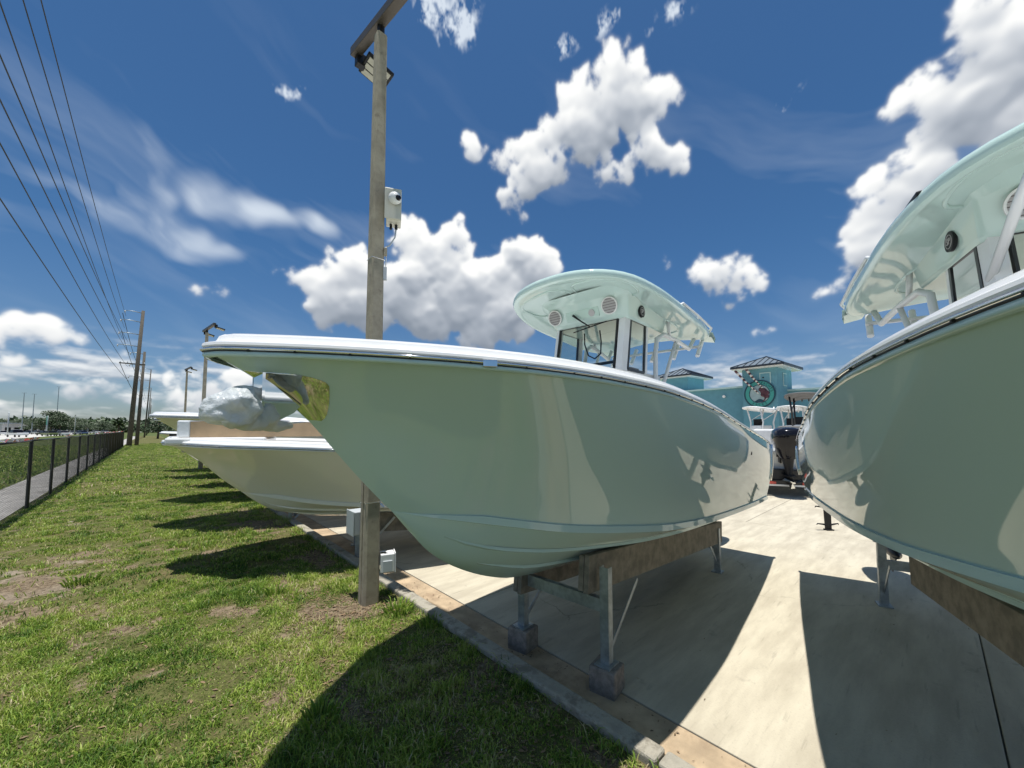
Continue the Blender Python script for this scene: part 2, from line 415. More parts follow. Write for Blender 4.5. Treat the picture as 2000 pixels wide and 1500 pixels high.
def text_mesh(txt, size, depth, name):
    cu = bpy.data.curves.new(name, 'FONT'); cu.body = txt; cu.size = size; cu.extrude = depth; cu.align_x = 'CENTER'; cu.align_y = 'CENTER'; cu.resolution_u = 3
    ob = bpy.data.objects.new(name + '_tmp', cu); COL.objects.link(ob)
    dg = bpy.context.evaluated_depsgraph_get(); me = bpy.data.meshes.new_from_object(ob.evaluated_get(dg))
    bpy.data.objects.remove(ob); bpy.data.curves.remove(cu); return me
def pchip(us, vs):
    us = np.array(us, float); vs = np.array(vs, float); h = np.diff(us); d = np.diff(vs) / h
    m = np.zeros(len(us)); m[0] = d[0]; m[-1] = d[-1]
    for i in range(1, len(us) - 1):
        if d[i - 1] * d[i] > 0: m[i] = 2 * d[i - 1] * d[i] / (d[i - 1] + d[i])
    def f(x):
        i = int(np.clip(np.searchsorted(us, x) - 1, 0, len(h) - 1)); t = (min(max(x, us[0]), us[-1]) - us[i]) / h[i]
        return float((2*t**3-3*t*t+1)*vs[i] + (t**3-2*t*t+t)*h[i]*m[i] + (-2*t**3+3*t*t)*vs[i+1] + (t**3-t*t)*h[i]*m[i+1])
    return f
# value-noise field for scattering and soil
NG = rng.random((64, 64))
def vnoise(x, y, s):
    x = np.asarray(x) * s; y = np.asarray(y) * s
    xi = np.floor(x).astype(int); yi = np.floor(y).astype(int); fx = x - xi; fy = y - yi
    fx = fx * fx * (3 - 2 * fx); fy = fy * fy * (3 - 2 * fy)
    g = lambda a, b: NG[a % 64, b % 64]
    return (g(xi, yi) * (1 - fx) + g(xi + 1, yi) * fx) * (1 - fy) + (g(xi, yi + 1) * (1 - fx) + g(xi + 1, yi + 1) * fx) * fy
def fbm(x, y, s, o=4):
    r = 0; a = 0.5
    for k in range(o): r = r + a * vnoise(x + 17.3 * k, y - 9.1 * k, s * 2 ** k); a *= 0.5
    return r / (1 - 0.5 ** o)

# ------------------------------------------------------------------ ground
def sheet(name, x0, x1, y0, y1, z, m):
    o = MB().add([(x0, y0, z), (x1, y0, z), (x1, y1, z), (x0, y1, z)], [(0, 1, 2, 3)]).build(name, m); return struct(o)

def soil_mat(name, green, use_attr):
    m = bpy.data.materials.new(name); m.use_nodes = True; t = m.node_tree; b = NB(t); p = t.nodes['Principled BSDF']
    tcn = b.n('ShaderNodeTexCoord'); P = tcn.outputs['Object']
    n1 = b.noise(P, 1.1, 6, 0.6); n2 = b.noise(P, 22, 6, 0.65); n3 = b.noise(P, 90, 3, 0.6)
    g = b.mix(b.step(n2, 0.3, 0.7), tuple(c * 0.55 for c in green) + (1,), tuple(c * 1.25 for c in green) + (1,))
    g = b.mix(b.m('MULTIPLY', b.step(n1, 0.42, 0.7), 0.5), g, (0.20, 0.155, 0.075, 1))
    g = b.mix(b.m('MULTIPLY', b.step(n3, 0.5, 0.7), 0.5), g, (0.26, 0.205, 0.11, 1))
    if use_attr:
        at = b.n('ShaderNodeAttribute'); at.attribute_name = 'bare'
        s = b.mix(b.step(n2, 0.35, 0.65), (0.10, 0.070, 0.045, 1), (0.27, 0.21, 0.14, 1))
        s = b.mix(b.step(n3, 0.52, 0.70), s, (0.36, 0.28, 0.17, 1))
        at2 = b.n('ShaderNodeAttribute'); at2.attribute_name = 'sand'
        s = b.mix(b.m('MULTIPLY', at2.outputs['Fac'], 0.8), s, (0.50, 0.45, 0.37, 1))
        f = b.m('MULTIPLY_ADD', b.m('SUBTRACT', n2, 0.5), 0.9, at.outputs['Fac'])
        g = b.mix(b.step(f, 0.25, 0.6), g, s)
    b.put(p.inputs['Base Color'], g); p.inputs['Roughness'].default_value = 0.95; p.inputs['Specular IOR Level'].default_value = 0.1
    bn = b.n('ShaderNodeBump'); bn.inputs['Strength'].default_value = 0.9; bn.inputs['Distance'].default_value = 0.03
    b.put(bn.inputs['Height'], b.m('MULTIPLY_ADD', n3, 0.4, n2)); b.put(p.inputs['Normal'], bn.outputs[0]); return m
M_LAWN = soil_mat('lawn_soil', (0.115, 0.125, 0.04), True)
M_LAND = soil_mat('land_green', (0.075, 0.12, 0.035), False)

big = struct(MB().add([(-3000, -3000, -0.10), (3000, -3000, -0.10), (3000, 3000, -0.10), (-3000, 3000, -0.10)], [(0, 1, 2, 3)]).build('ground', M_LAND))

KX0, KX1, GX1 = 2.18, 2.315, 2.70          # kerb and gutter lines
LX0 = -2.25
def lawn_z(x, y): return 0.07 + 0.035 * (fbm(x, y, 0.7, 3) - 0.5)
def bare_f(x, y):
    x = np.asarray(x, float); y = np.asarray(y, float)
    n = fbm(x + 3, y, 0.9, 4); n2 = fbm(x, y + 40, 3.0, 3)
    b = np.clip((n - 0.52) * 2.6, 0, 1) * 0.7
    def blob(cx, cy, rx, ry, k):
        return k * np.exp(-(((x - cx) / rx) ** 2 + ((y - cy) / ry) ** 2))
    b = b * (1 - np.clip((y - 9) / 10, 0, 0.75))
    b = b + blob(-1.55, 8.6, .6, 1.3, .55) + blob(-1.0, 7.3, .45, .5, .5) + blob(-1.5, 5.6, .4, .8, .38)
    b = b + blob(1.7, 4.2, .30, .30, .5) + blob(1.3, 4.6, .3, .3, .25) + blob(1.55, 2.5, .5, .35, .5) + blob(2.05, 1.8, .14, 1.0, .4)
    b = b + blob(1.9, 6.5, .5, .6, .7) + blob(1.9, 9.2, .5, .6, .6)
    return np.clip(b * 0.85 + (n2 - 0.46) * 0.9 + (fbm(x - 5, y + 9, 7.0, 3) - 0.5) * 1.1, 0, 1)
nx, ny = 90, 420
xs = np.linspace(LX0, KX0 + 0.02, nx); ys = np.concatenate([np.linspace(-4, 16, 300), np.linspace(16, 150, ny - 300 + 1)[1:]])
X, Y = np.meshgrid(xs, ys)
Z = lawn_z(X, Y); Bv = bare_f(X, Y)
V = np.stack([X, Y, Z], -1).reshape(-1, 3)
ii = np.arange(len(ys) - 1)[:, None] * nx + np.arange(nx - 1)[None]
Fq = np.stack([ii, ii + 1, ii + nx + 1, ii + nx], -1).reshape(-1, 4)
me = bpy.data.meshes.new('lawn'); me.from_pydata(V.tolist(), [], Fq.tolist())
me.attributes.new('bare', 'FLOAT', 'POINT').data.foreach_set('value', Bv.reshape(-1).astype(np.float32))
SD = np.clip((fbm(X - 8, Y, 0.8, 3) - 0.45) * 3, 0, 1) * (X < -.6) * (Y > 5)
me.attributes.new('sand', 'FLOAT', 'POINT').data.foreach_set('value', SD.reshape(-1).astype(np.float32))
me.materials.append(M_LAWN); me.polygons.foreach_set('use_smooth', [True] * len(me.polygons))
lawn = bpy.data.objects.new('lawn', me); COL.objects.link(lawn); struct(lawn)

sheet('path', -3.55, LX0 - 0.0, -20, 150, 0.0, M_PATH)
sheet('verge', -21, -3.55, -40, 300, -0.03, M_LAND)
sheet('road', -46, -21, -200, 900, -0.02, M_ROAD)
# kerb in cast lengths, gutter pan
kerb = empty('kerb'); struct(kerb)
y = -8.0
i = 0
while y < 90:
    L = 3.05
    MB().box(((KX0 + KX1) / 2 + rng.uniform(-.004, .004), y + L / 2, 0.02), (KX1 - KX0, L - 0.012, 0.20 + rng.uniform(-.006, .006))).build('kerb_stone', M_KERB, kerb, bevel=0.018)
    y += L
struct(MB().box(((KX1 + GX1) / 2, 40, -0.05), (GX1 - KX1 - .004, 110, 0.10)).build('gutter', M_GUTTER))

def conc_mat():
    m = bpy.data.materials.new('yard_concrete'); m.use_nodes = True; t = m.node_tree; b = NB(t); p = t.nodes['Principled BSDF']
    g = b.n('ShaderNodeNewGeometry'); P = g.outputs['Position']
    mp_ = b.n('ShaderNodeMapping'); b.put(mp_.inputs['Vector'], P); mp_.inputs['Rotation'].default_value = (0, 0, 0.25); mp_.inputs['Scale'].default_value = (0.7, 3.2, 1)
    n1 = b.noise(mp_.outputs[0], 1.6, 7, 0.62); n2 = b.noise(P, 0.55, 5, 0.6); n3 = b.noise(P, 55, 4, 0.6); n4 = b.noise(P, 4.0, 6, 0.7)
    c = b.mix(b.step(n1, 0.32, 0.68), (0.45, 0.40, 0.305, 1), (0.58, 0.525, 0.405, 1))
    c = b.mix(b.m('MULTIPLY', b.step(n2, 0.5, 0.72), 0.4), c, (0.37, 0.325, 0.24, 1))
    c = b.mix(b.m('MULTIPLY', b.step(n4, 0.60, 0.74), 0.45), c, (0.26, 0.235, 0.19, 1))
    c = b.mix(b.m('MULTIPLY', b.step(n3, 0.55, 0.75), 0.35), c, (0.30, 0.27, 0.21, 1))
    mq = b.n('ShaderNodeMapping'); b.put(mq.inputs['Vector'], P); mq.inputs['Rotation'].default_value = (0, 0, 0.45); mq.inputs['Scale'].default_value = (1.6, 17, 1)
    n5 = b.noise(mq.outputs[0], 1.3, 5, 0.6)
    c = b.mix(b.m('MULTIPLY', b.step(n5, 0.60, 0.70), 0.38), c, (0.27, 0.24, 0.185, 1))
    vo = b.n('ShaderNodeTexVoronoi', feature='DISTANCE_TO_EDGE'); 
    wob = b.v('ADD', P, b.v('SCALE', b.noise(P, 1.5, 5, 0.6, color=True), scale=0.5))
    b.put(vo.inputs['Vector'], wob); vo.inputs['Scale'].default_value = 0.28
    crack = b.m('SUBTRACT', 1.0, b.step(vo.outputs['Distance'], 0.0, 0.0035))
    c = b.mix(b.m('MULTIPLY', crack, b.m('MULTIPLY', b.step(n2, 0.50, 0.62), 0.45)), c, (0.10, 0.09, 0.07, 1))
    b.put(p.inputs['Base Color'], c); p.inputs['Roughness'].default_value = 0.85; p.inputs['Specular IOR Level'].default_value = 0.35
    bn = b.n('ShaderNodeBump'); bn.inputs['Strength'].default_value = 0.35; bn.inputs['Distance'].default_value = 0.008
    b.put(bn.inputs['Height'], n3); b.put(p.inputs['Normal'], bn.outputs[0]); return m
M_CONC = conc_mat()
yard = empty('concrete_yard'); struct(yard)
colx = [GX1 + 0.012, 9.50, 16.3, 23.1, 30, 38, 60]
for ci in range(len(colx) - 1):
    step = 3.95 if ci < 4 else 12; y0 = -0.22 - (0.9 if ci % 2 else 0) - 4 * step
    while y0 < (62 if ci < 4 else 40):
        MB().box(((colx[ci] + colx[ci + 1]) / 2, y0 + step / 2, -0.06), (colx[ci + 1] - colx[ci] - 0.010, step - 0.010, 0.12)).build('slab', M_CONC, yard, bevel=0.006)
        y0 += step
sheet('yard_base', KX1, 62, -30, 95, -0.012, mat('joint_dirt', (0.11, 0.10, 0.08), 0.95))

# ------------------------------------------------------------------ grass
def blade_mat():
    m = bpy.data.materials.new('grass_blade'); m.use_nodes = True; t = m.node_tree; b = NB(t); p = t.nodes['Principled BSDF']
    a = b.n('ShaderNodeAttribute'); a.attribute_name = 'tint'
    c = b.ramp(a.outputs['Fac'], [(0.0, (0.04, 0.10, 0.014, 1)), (0.28, (0.165, 0.28, 0.034, 1)), (0.56, (0.38, 0.475, 0.08, 1)), (0.78, (0.46, 0.43, 0.18, 1)), (1.0, (0.60, 0.50, 0.31, 1))])
    b.put(p.inputs['Base Color'], c); p.inputs['Roughness'].default_value = 0.55; p.inputs['Specular IOR Level'].default_value = 0.35
    tl = b.n('ShaderNodeBsdfTranslucent'); b.put(tl.inputs[0], c); mx = b.n('ShaderNodeMixShader'); mx.inputs[0].default_value = 0.28
    o = t.nodes['Material Output']; t.links.new(p.outputs[0], mx.inputs[1]); t.links.new(tl.outputs[0], mx.inputs[2]); t.links.new(mx.outputs[0], o.inputs[0]); return m
M_BLADE = blade_mat()
def grass(name, x0, x1, y0, y1, dens, hgt, wid, zf, lean=0.9, barek=1.0, clump=0.0):
    n = int((x1 - x0) * (y1 - y0) * dens)
    x = rng.uniform(x0, x1, n); y = rng.uniform(y0, y1, n)
    keep = rng.random(n) > np.clip(bare_f(x, y) * 1.35, 0, 0.97) * barek
    # clumping
    cl = fbm(x, y, 6.0, 3); keep &= rng.random(n) < np.clip(0.22 + clump + (cl - 0.38) * 4.2, 0.06 + clump, 1)
    x = x[keep]; y = y[keep]; cl = cl[keep]; n = len(x)
    tall = np.clip((fbm(x + 90, y, 1.6, 3) - 0.5) * 3, 0, 1)
    h = hgt * (0.45 + rng.random(n) * 0.8) * (0.70 + 1.0 * tall) * (0.75 + 0.7 * np.clip(cl * 2 - .6, 0, 1)); wd = wid * (0.6 + rng.random(n) * 0.8)
    az = rng.uniform(0, 2 * pi, n); ln = lean * (0.25 + rng.random(n)); fa = rng.uniform(0, 2 * pi, n)
    z = zf(x, y) - 0.004
    bx, by = np.cos(fa) * wd / 2, np.sin(fa) * wd / 2
    dx, dy = np.cos(az) * ln * h, np.sin(az) * ln * h
    P = np.empty((n, 5, 3))
    P[:, 0] = np.stack([x - bx, y - by, z], -1); P[:, 1] = np.stack([x + bx, y + by, z], -1)
    mx_, my_ = x + dx * .35, y + dy * .35; mz = z + h * 0.62
    P[:, 2] = np.stack([mx_ + bx * .85, my_ + by * .85, mz], -1); P[:, 3] = np.stack([mx_ - bx * .85, my_ - by * .85, mz], -1)
    P[:, 4] = np.stack([x + dx, y + dy, z + h * (1.02 - 0.35 * np.minimum(ln, 1.2))], -1)
    base = (np.arange(n) * 5)[:, None]
    loops = np.concatenate([base + np.array([[0, 1, 2, 3]]), base + np.array([[3, 2, 4]])], 1).reshape(-1)
    me = bpy.data.meshes.new(name); me.vertices.add(n * 5); me.vertices.foreach_set('co', P.reshape(-1).astype(np.float32))
    me.loops.add(n * 7); me.loops.foreach_set('vertex_index', loops.astype(np.int32))
    me.polygons.add(n * 2); st = (np.arange(n) * 7)[:, None] + np.array([[0, 4]]); me.polygons.foreach_set('loop_start', st.reshape(-1).astype(np.int32))
    me.update(calc_edges=True); me.validate()
    tint = np.clip(0.13 + 0.40 * rng.random(n) + 0.85 * (fbm(x - 30, y, 1.3, 4) - 0.45) + 0.5 * (fbm(x + 55, y, 9, 2) - 0.5) + (rng.random(n) < 0.10 + 0.32 * bare_f(x, y)) * rng.uniform(0.25, 0.6, n), 0, 1)
    me.attributes.new('tint', 'FLOAT', 'POINT').data.foreach_set('value', np.repeat(tint, 5).astype(np.float32))
    me.materials.append(M_BLADE)
    o = bpy.data.objects.new(name, me); COL.objects.link(o); return o
g1 = grass('grass', -2.2, 2.15, 0.9, 6.5, 8200, 0.050, 0.0062, lawn_z)
g0 = grass('grass', -2.2, 2.15, 0.9, 6.5, 9500, 0.026, 0.0065, lawn_z, clump=0.5)
stuff(g0, 'low clipped undergrowth of the lawn nearest the camera', 'grass')
g2 = grass('grass', -2.2, 2.15, 6.5, 16, 3600, 0.055, 0.0095, lawn_z)
gk = grass('grass', 2.04, 2.215, 0.7, 12, 2600, 0.085, 0.0065, lawn_z, lean=1.2, barek=0.6)
stuff(gk, 'ragged grass edge hanging over the kerb', 'grass')
g3 = grass('grass', -2.2, 2.15, 16, 70, 520, 0.065, 0.022, lawn_z)
for g_, l_ in ((g1, 'short patchy lawn grass in the foreground left of the kerb'), (g2, 'lawn grass running beside the white boats'), (g3, 'far end of the lawn strip towards the utility poles')):
    stuff(g_, l_, 'grass')
g4 = grass('grass', -16, -3.6, 8, 70, 170, 0.20, 0.03, lambda x, y: 0 * x - 0.03, barek=0.0)
stuff(g4, 'long dark green grass on the verge beyond the fence', 'grass')
# weeds growing at the kerb and pole foot, taller tufts in the lawn
def tuft(x, y, r, n, h, lab):
    P = MB()
    for k in range(n):
        a = random.uniform(0, 2 * pi); q = r * sqrt(random.random()) * .5; bx, by = x + cos(a) * q, y + sin(a) * q
        hh = h * random.uniform(.5, 1.1); l = random.uniform(.3, .9); wd = random.uniform(.004, .008); f = random.uniform(0, pi)
        z = float(lawn_z(bx, by)); ex, ey = bx + cos(a) * l * hh, by + sin(a) * l * hh
        P.add([(bx - cos(f) * wd, by - sin(f) * wd, z - .005), (bx + cos(f) * wd, by + sin(f) * wd, z - .005), ((bx + ex) / 2 + cos(f) * wd, (by + ey) / 2 + sin(f) * wd, z + hh * .65), ((bx + ex) / 2 - cos(f) * wd, (by + ey) / 2 - sin(f) * wd, z + hh * .65), (ex, ey, z + hh * .8)], [(0, 1, 2, 3), (3, 2, 4)])
    o = P.build('grass_tuft', M_BLADE, fix=False)
    o.data.attributes.new('tint', 'FLOAT', 'POINT').data.foreach_set('value', np.repeat(rng.uniform(0.1, 0.6, n), 5).astype(np.float32))
    tag(o, lab, 'grass tuft', 'taller grass tufts in the lawn'); return o
tuft(2.02, 3.95, .28, 150, .12, 'bright green grass tuft at the right foot of the concrete lamp post')
tuft(2.10, 3.45, .2, 70, .10, 'small leafy tuft spilling over the kerb beside the lamp post')
tuft(-.55, 7.3, .3, 110, .13, 'spiky tuft alone on the bare sandy patch of lawn')
tuft(1.15, 5.3, .16, 60, .11, 'small round tuft left of the lamp post at the shadow edge')
tuft(0.9, 2.85, .22, 90, .12, 'tall blades at the front edge of the mint boat shadow')
tuft(-1.2, 6.2, .35, 130, .09, 'dark green clump between two sandy patches')

# ------------------------------------------------------------------ boats
UB = [0, .03, .15, .35, .6, .9, 1.3, 1.8, 2.4, 3.2, 4.2, 5.2, 6.1, 6.9]; BB = [0, .085, .23, .43, .64, .845, 1.03, 1.15, 1.225, 1.24, 1.20, 1.15, 1.09, 1.02]
UZ = [0, .9, 1.7, 2.5, 3.4, 4.4, 5.6, 6.9]; ZZ = [2.38, 2.34, 2.31, 2.26, 2.17, 2.05, 1.92, 1.78]
UC = [.97, 1.1, 1.3, 1.6, 2.0, 2.5, 3.2, 4.2, 5.5, 6.8]; BC = [0, .115, .23, .38, .57, .76, .90, .97, .98, .95]; ZC = [1.49, 1.455, 1.41, 1.345, 1.265, 1.20, 1.12, 1.05, .98, .92]
UK = [.97, 1.1, 1.25, 1.48, 1.8, 2.06, 2.5, 3.2, 5, 6.8]; ZK = [1.49, 1.34, 1.18, 1.02, .87, .79, .73, .67, .53, .40]
STEM = [(.97, 1.49), (.88, 1.58), (.74, 1.73), (.60, 1.89), (.48, 2.03), (.33, 2.165), (.18, 2.27), (.06, 2.335), (0, 2.36)]
LEN = 6.9
fb, fz = pchip(UB, BB), pchip(UZ, ZZ)
fbc, fzc, fzk = pchip(UC, BC), pchip(UC, ZC), pchip(UK, ZK)
_sl = np.cumsum([0] + [hypot(STEM[i + 1][0] - STEM[i][0], STEM[i + 1][1] - STEM[i][1]) for i in range(len(STEM) - 1)]); _sl = _sl / _sl[-1]
fsx, fsz = pchip(_sl, [p[0] for p in STEM]), pchip(_sl, [p[1] for p in STEM])

class Hull:
    def __init__(s, zmap=lambda z: z, bw=1.0, smap=None): s.zm = zmap; s.bw = bw; s.sm = smap or zmap
    def sheer(s, v):
        u = LEN * v; return (u, fb(u) * s.bw, s.sm(fz(u) - 0.02))
    def chine(s, v):
        u = .97 + (6.8 - .97) * v; return (u, fbc(u) * s.bw, s.zm(fzc(u)))
    def keel(s, v):
        u = .97 + (6.8 - .97) * v; return (u, 0.0, s.zm(fzk(u)))
    def side(s, v, t):
        S, C = s.sheer(v), s.chine(v); C = (C[0], C[1] + 0.008 * min(1, v * 10), C[2] + 0.055 * min(1, v * 12))
        wv = (1 - v) ** 5; S0, C0 = s.sheer(0), s.chine(0)
        x = C[0] + (S[0] - C[0]) * t + wv * (fsx(t) - (C0[0] + (S0[0] - C0[0]) * t))
        z = C[2] + (S[2] - C[2]) * t + wv * (s.zm(fsz(t)) - (C0[2] + (S0[2] - C0[2]) * t))
        q = 1 + 0.85 * math.exp(-(v / .22) ** 2) + 0.10
        y = C[1] + (S[1] - C[1]) * t ** q
        y += 0.035 * sin(pi * t) * min(1, max(0, (v - .3) / .4))
        return (x, y, z)
    def bottom(s, v, t):
        K, C = s.keel(v), s.chine(v)
        y = C[1] * t; z = K[2] + (C[2] - K[2]) * t; z -= 0.0
        bow = math.exp(-(v / .18) ** 2); z -= bow * 0.10 * sin(pi * t) * min(1, v * 12)
        return (K[0] + (C[0] - K[0]) * t, y, z)
    def zbottom(s, u, y):
        v = max(0, min(1, (u - .97) / 5.83)); C = s.chine(v); return s.bottom(v, min(1, abs(y) / max(C[1], .01)))[2]
VS = [(i / 64) ** 1.55 for i in range(65)]

def patch(mb, fn, ts, vs):
    for sgn in (1, -1):
        rows = [[(p[0], sgn * p[1], p[2]) for p in (fn(v, t) for t in ts)] for v in vs]
        if sgn < 0: rows = [r_[::-1] for r_ in rows]
        mb.grid(rows)

def offset_curve(H, vs):
    """sheer points with outward plan normals (starboard +y)"""
    P = [Vector(H.sheer(v)) for v in vs]; out = []
    for i, p in enumerate(P):
        if i == 0: n = Vector((-1, 0, 0))
        else:
            d = P[min(i + 1, len(P) - 1)] - P[i - 1]; n = Vector((-d.y, d.x, 0)).normalized()
        out.append((p, n))
    return out
def sweep(mb, oc, prof):
    for sgn in (1, -1):
        rows = []
        for p, n in oc:
            r_ = []
            for o_, h in prof:
                y = max(0.0, p.y + n.y * o_); r_.append((p.x + n.x * o_, sgn * y, p.z + h))
            rows.append(r_ if sgn > 0 else r_[::-1])
        mb.grid(rows)

def circle_part(name, m, c, ax, r, h, parent, n=24): return MB().disc(c, ax, r, h, n).build(name, m, parent, angle=40)

def outboard(parent, u, z0, mcowl=M_GLOSSBLK, decal=True, tilt=0.0, sc_=1.0):
    """one outboard motor as a part; local x aft"""
    T = Matrix.Translation((u, 0, z0)) @ Matrix.Rotation(tilt, 4, 'Y') @ (Matrix.Diagonal((*sc_, 1)) if isinstance(sc_, tuple) else Matrix.Scale(sc_, 4))
    def tr(mb):
        mb.v = [tuple(T @ Vector(p)) for p in mb.v]; return mb
    prof = [(0.06, .17, .13, .02), (0.16, .24, .17, .0), (.34, .32, .22, -.01), (.40, .35, .245, .0), (.62, .40, .275, .02), (.80, .405, .275, .04), (.92, .37, .25, .06), (1.0, .29, .20, .08), (1.035, .14, .10, .09), (1.04, 0.01, 0.01, .09)]
    rows = []
    for z, lx, ly, ox in prof:
        rows.append([(ox + .12 + lx * math.copysign(abs(cos(t)) ** .62, cos(t)), ly * math.copysign(abs(sin(t)) ** .7, sin(t)), z) for t in (2 * pi * k / 28 for k in range(28))])
    root = tr(MB().grid(rows, True)).build('outboard_motor', mcowl, parent, angle=50)
    mid = MB()
    rows = []
    for z, lx, ly, ox in [(.20, .20, .13, .12), (.0, .17, .10, .12), (-.25, .14, .07, .16), (-.45, .15, .05, .18)]:
        rows.append([(ox + lx * cos(t), ly * math.copysign(abs(sin(t)) ** .8, sin(t)), z) for t in (2 * pi * k / 16 for k in range(16))])
    mid.grid(rows, True); tr(mid).build('midsection', M_BLACK, root, angle=50)
    lo = MB().box((.22, 0, -.46), (.46, .18, .02))
    lo.tube([(-.02, 0, -.62), (.06, 0, -.62), (.25, 0, -.62), (.42, 0, -.62), (.48, 0, -.62)], [.01, .055, .07, .05, .03], 12)
    lo.add([(.02, -.012, -.46), (.36, -.012, -.46), (.34, -.012, -.62), (.05, -.012, -.62), (.02, .012, -.46), (.36, .012, -.46), (.34, .012, -.62), (.05, .012, -.62)], [(0, 1, 2, 3), (7, 6, 5, 4), (0, 4, 5, 1), (2, 6, 7, 3), (1, 5, 6, 2), (0, 3, 7, 4)])
    lo.add([(.08, -.008, -.66), (.36, -.008, -.66), (.33, 0, -.90), (.26, 0, -.90), (.08, .008, -.66), (.36, .008, -.66)], [(0, 1, 2, 3), (5, 4, 3, 2), (0, 3, 4), (1, 5, 2)])
    tr(lo).build('lower_unit', M_BLACK, root, angle=40)
    pr = MB().tube([(.48, 0, -.62), (.58, 0, -.62)], [.045, .03], 10)
    for k in range(3):
        a = 2 * pi * k / 3 + .4
        pr.add([(.50, .03 * cos(a), -.62 + .03 * sin(a)), (.49, .18 * cos(a + .35), -.62 + .18 * sin(a + .35)), (.54, .19 * cos(a - .1), -.62 + .19 * sin(a - .1)), (.56, .03 * cos(a - .6), -.62 + .03 * sin(a - .6))], [(0, 1, 2, 3)])
    tr(pr).build('propeller', M_STEEL, root, angle=40)
    br = MB().box((-.10, .10, .12), (.2, .03, .5)).box((-.10, -.10, .12), (.2, .03, .5)).box((-.16, 0, .2), (.06, .3, .3)); tr(br).build('bracket', M_BLACK, root, bevel=.01)
    if decal:
        for k, (zz, wd, hh, dx) in enumerate(((.86, .20, .035, .0), (.70, .10, .05, .0))):
            tr(MB().box((.545 - .004 * k, 0.02, zz), (.008, wd, hh))).build('decal', M_WHITE, root)
    return root

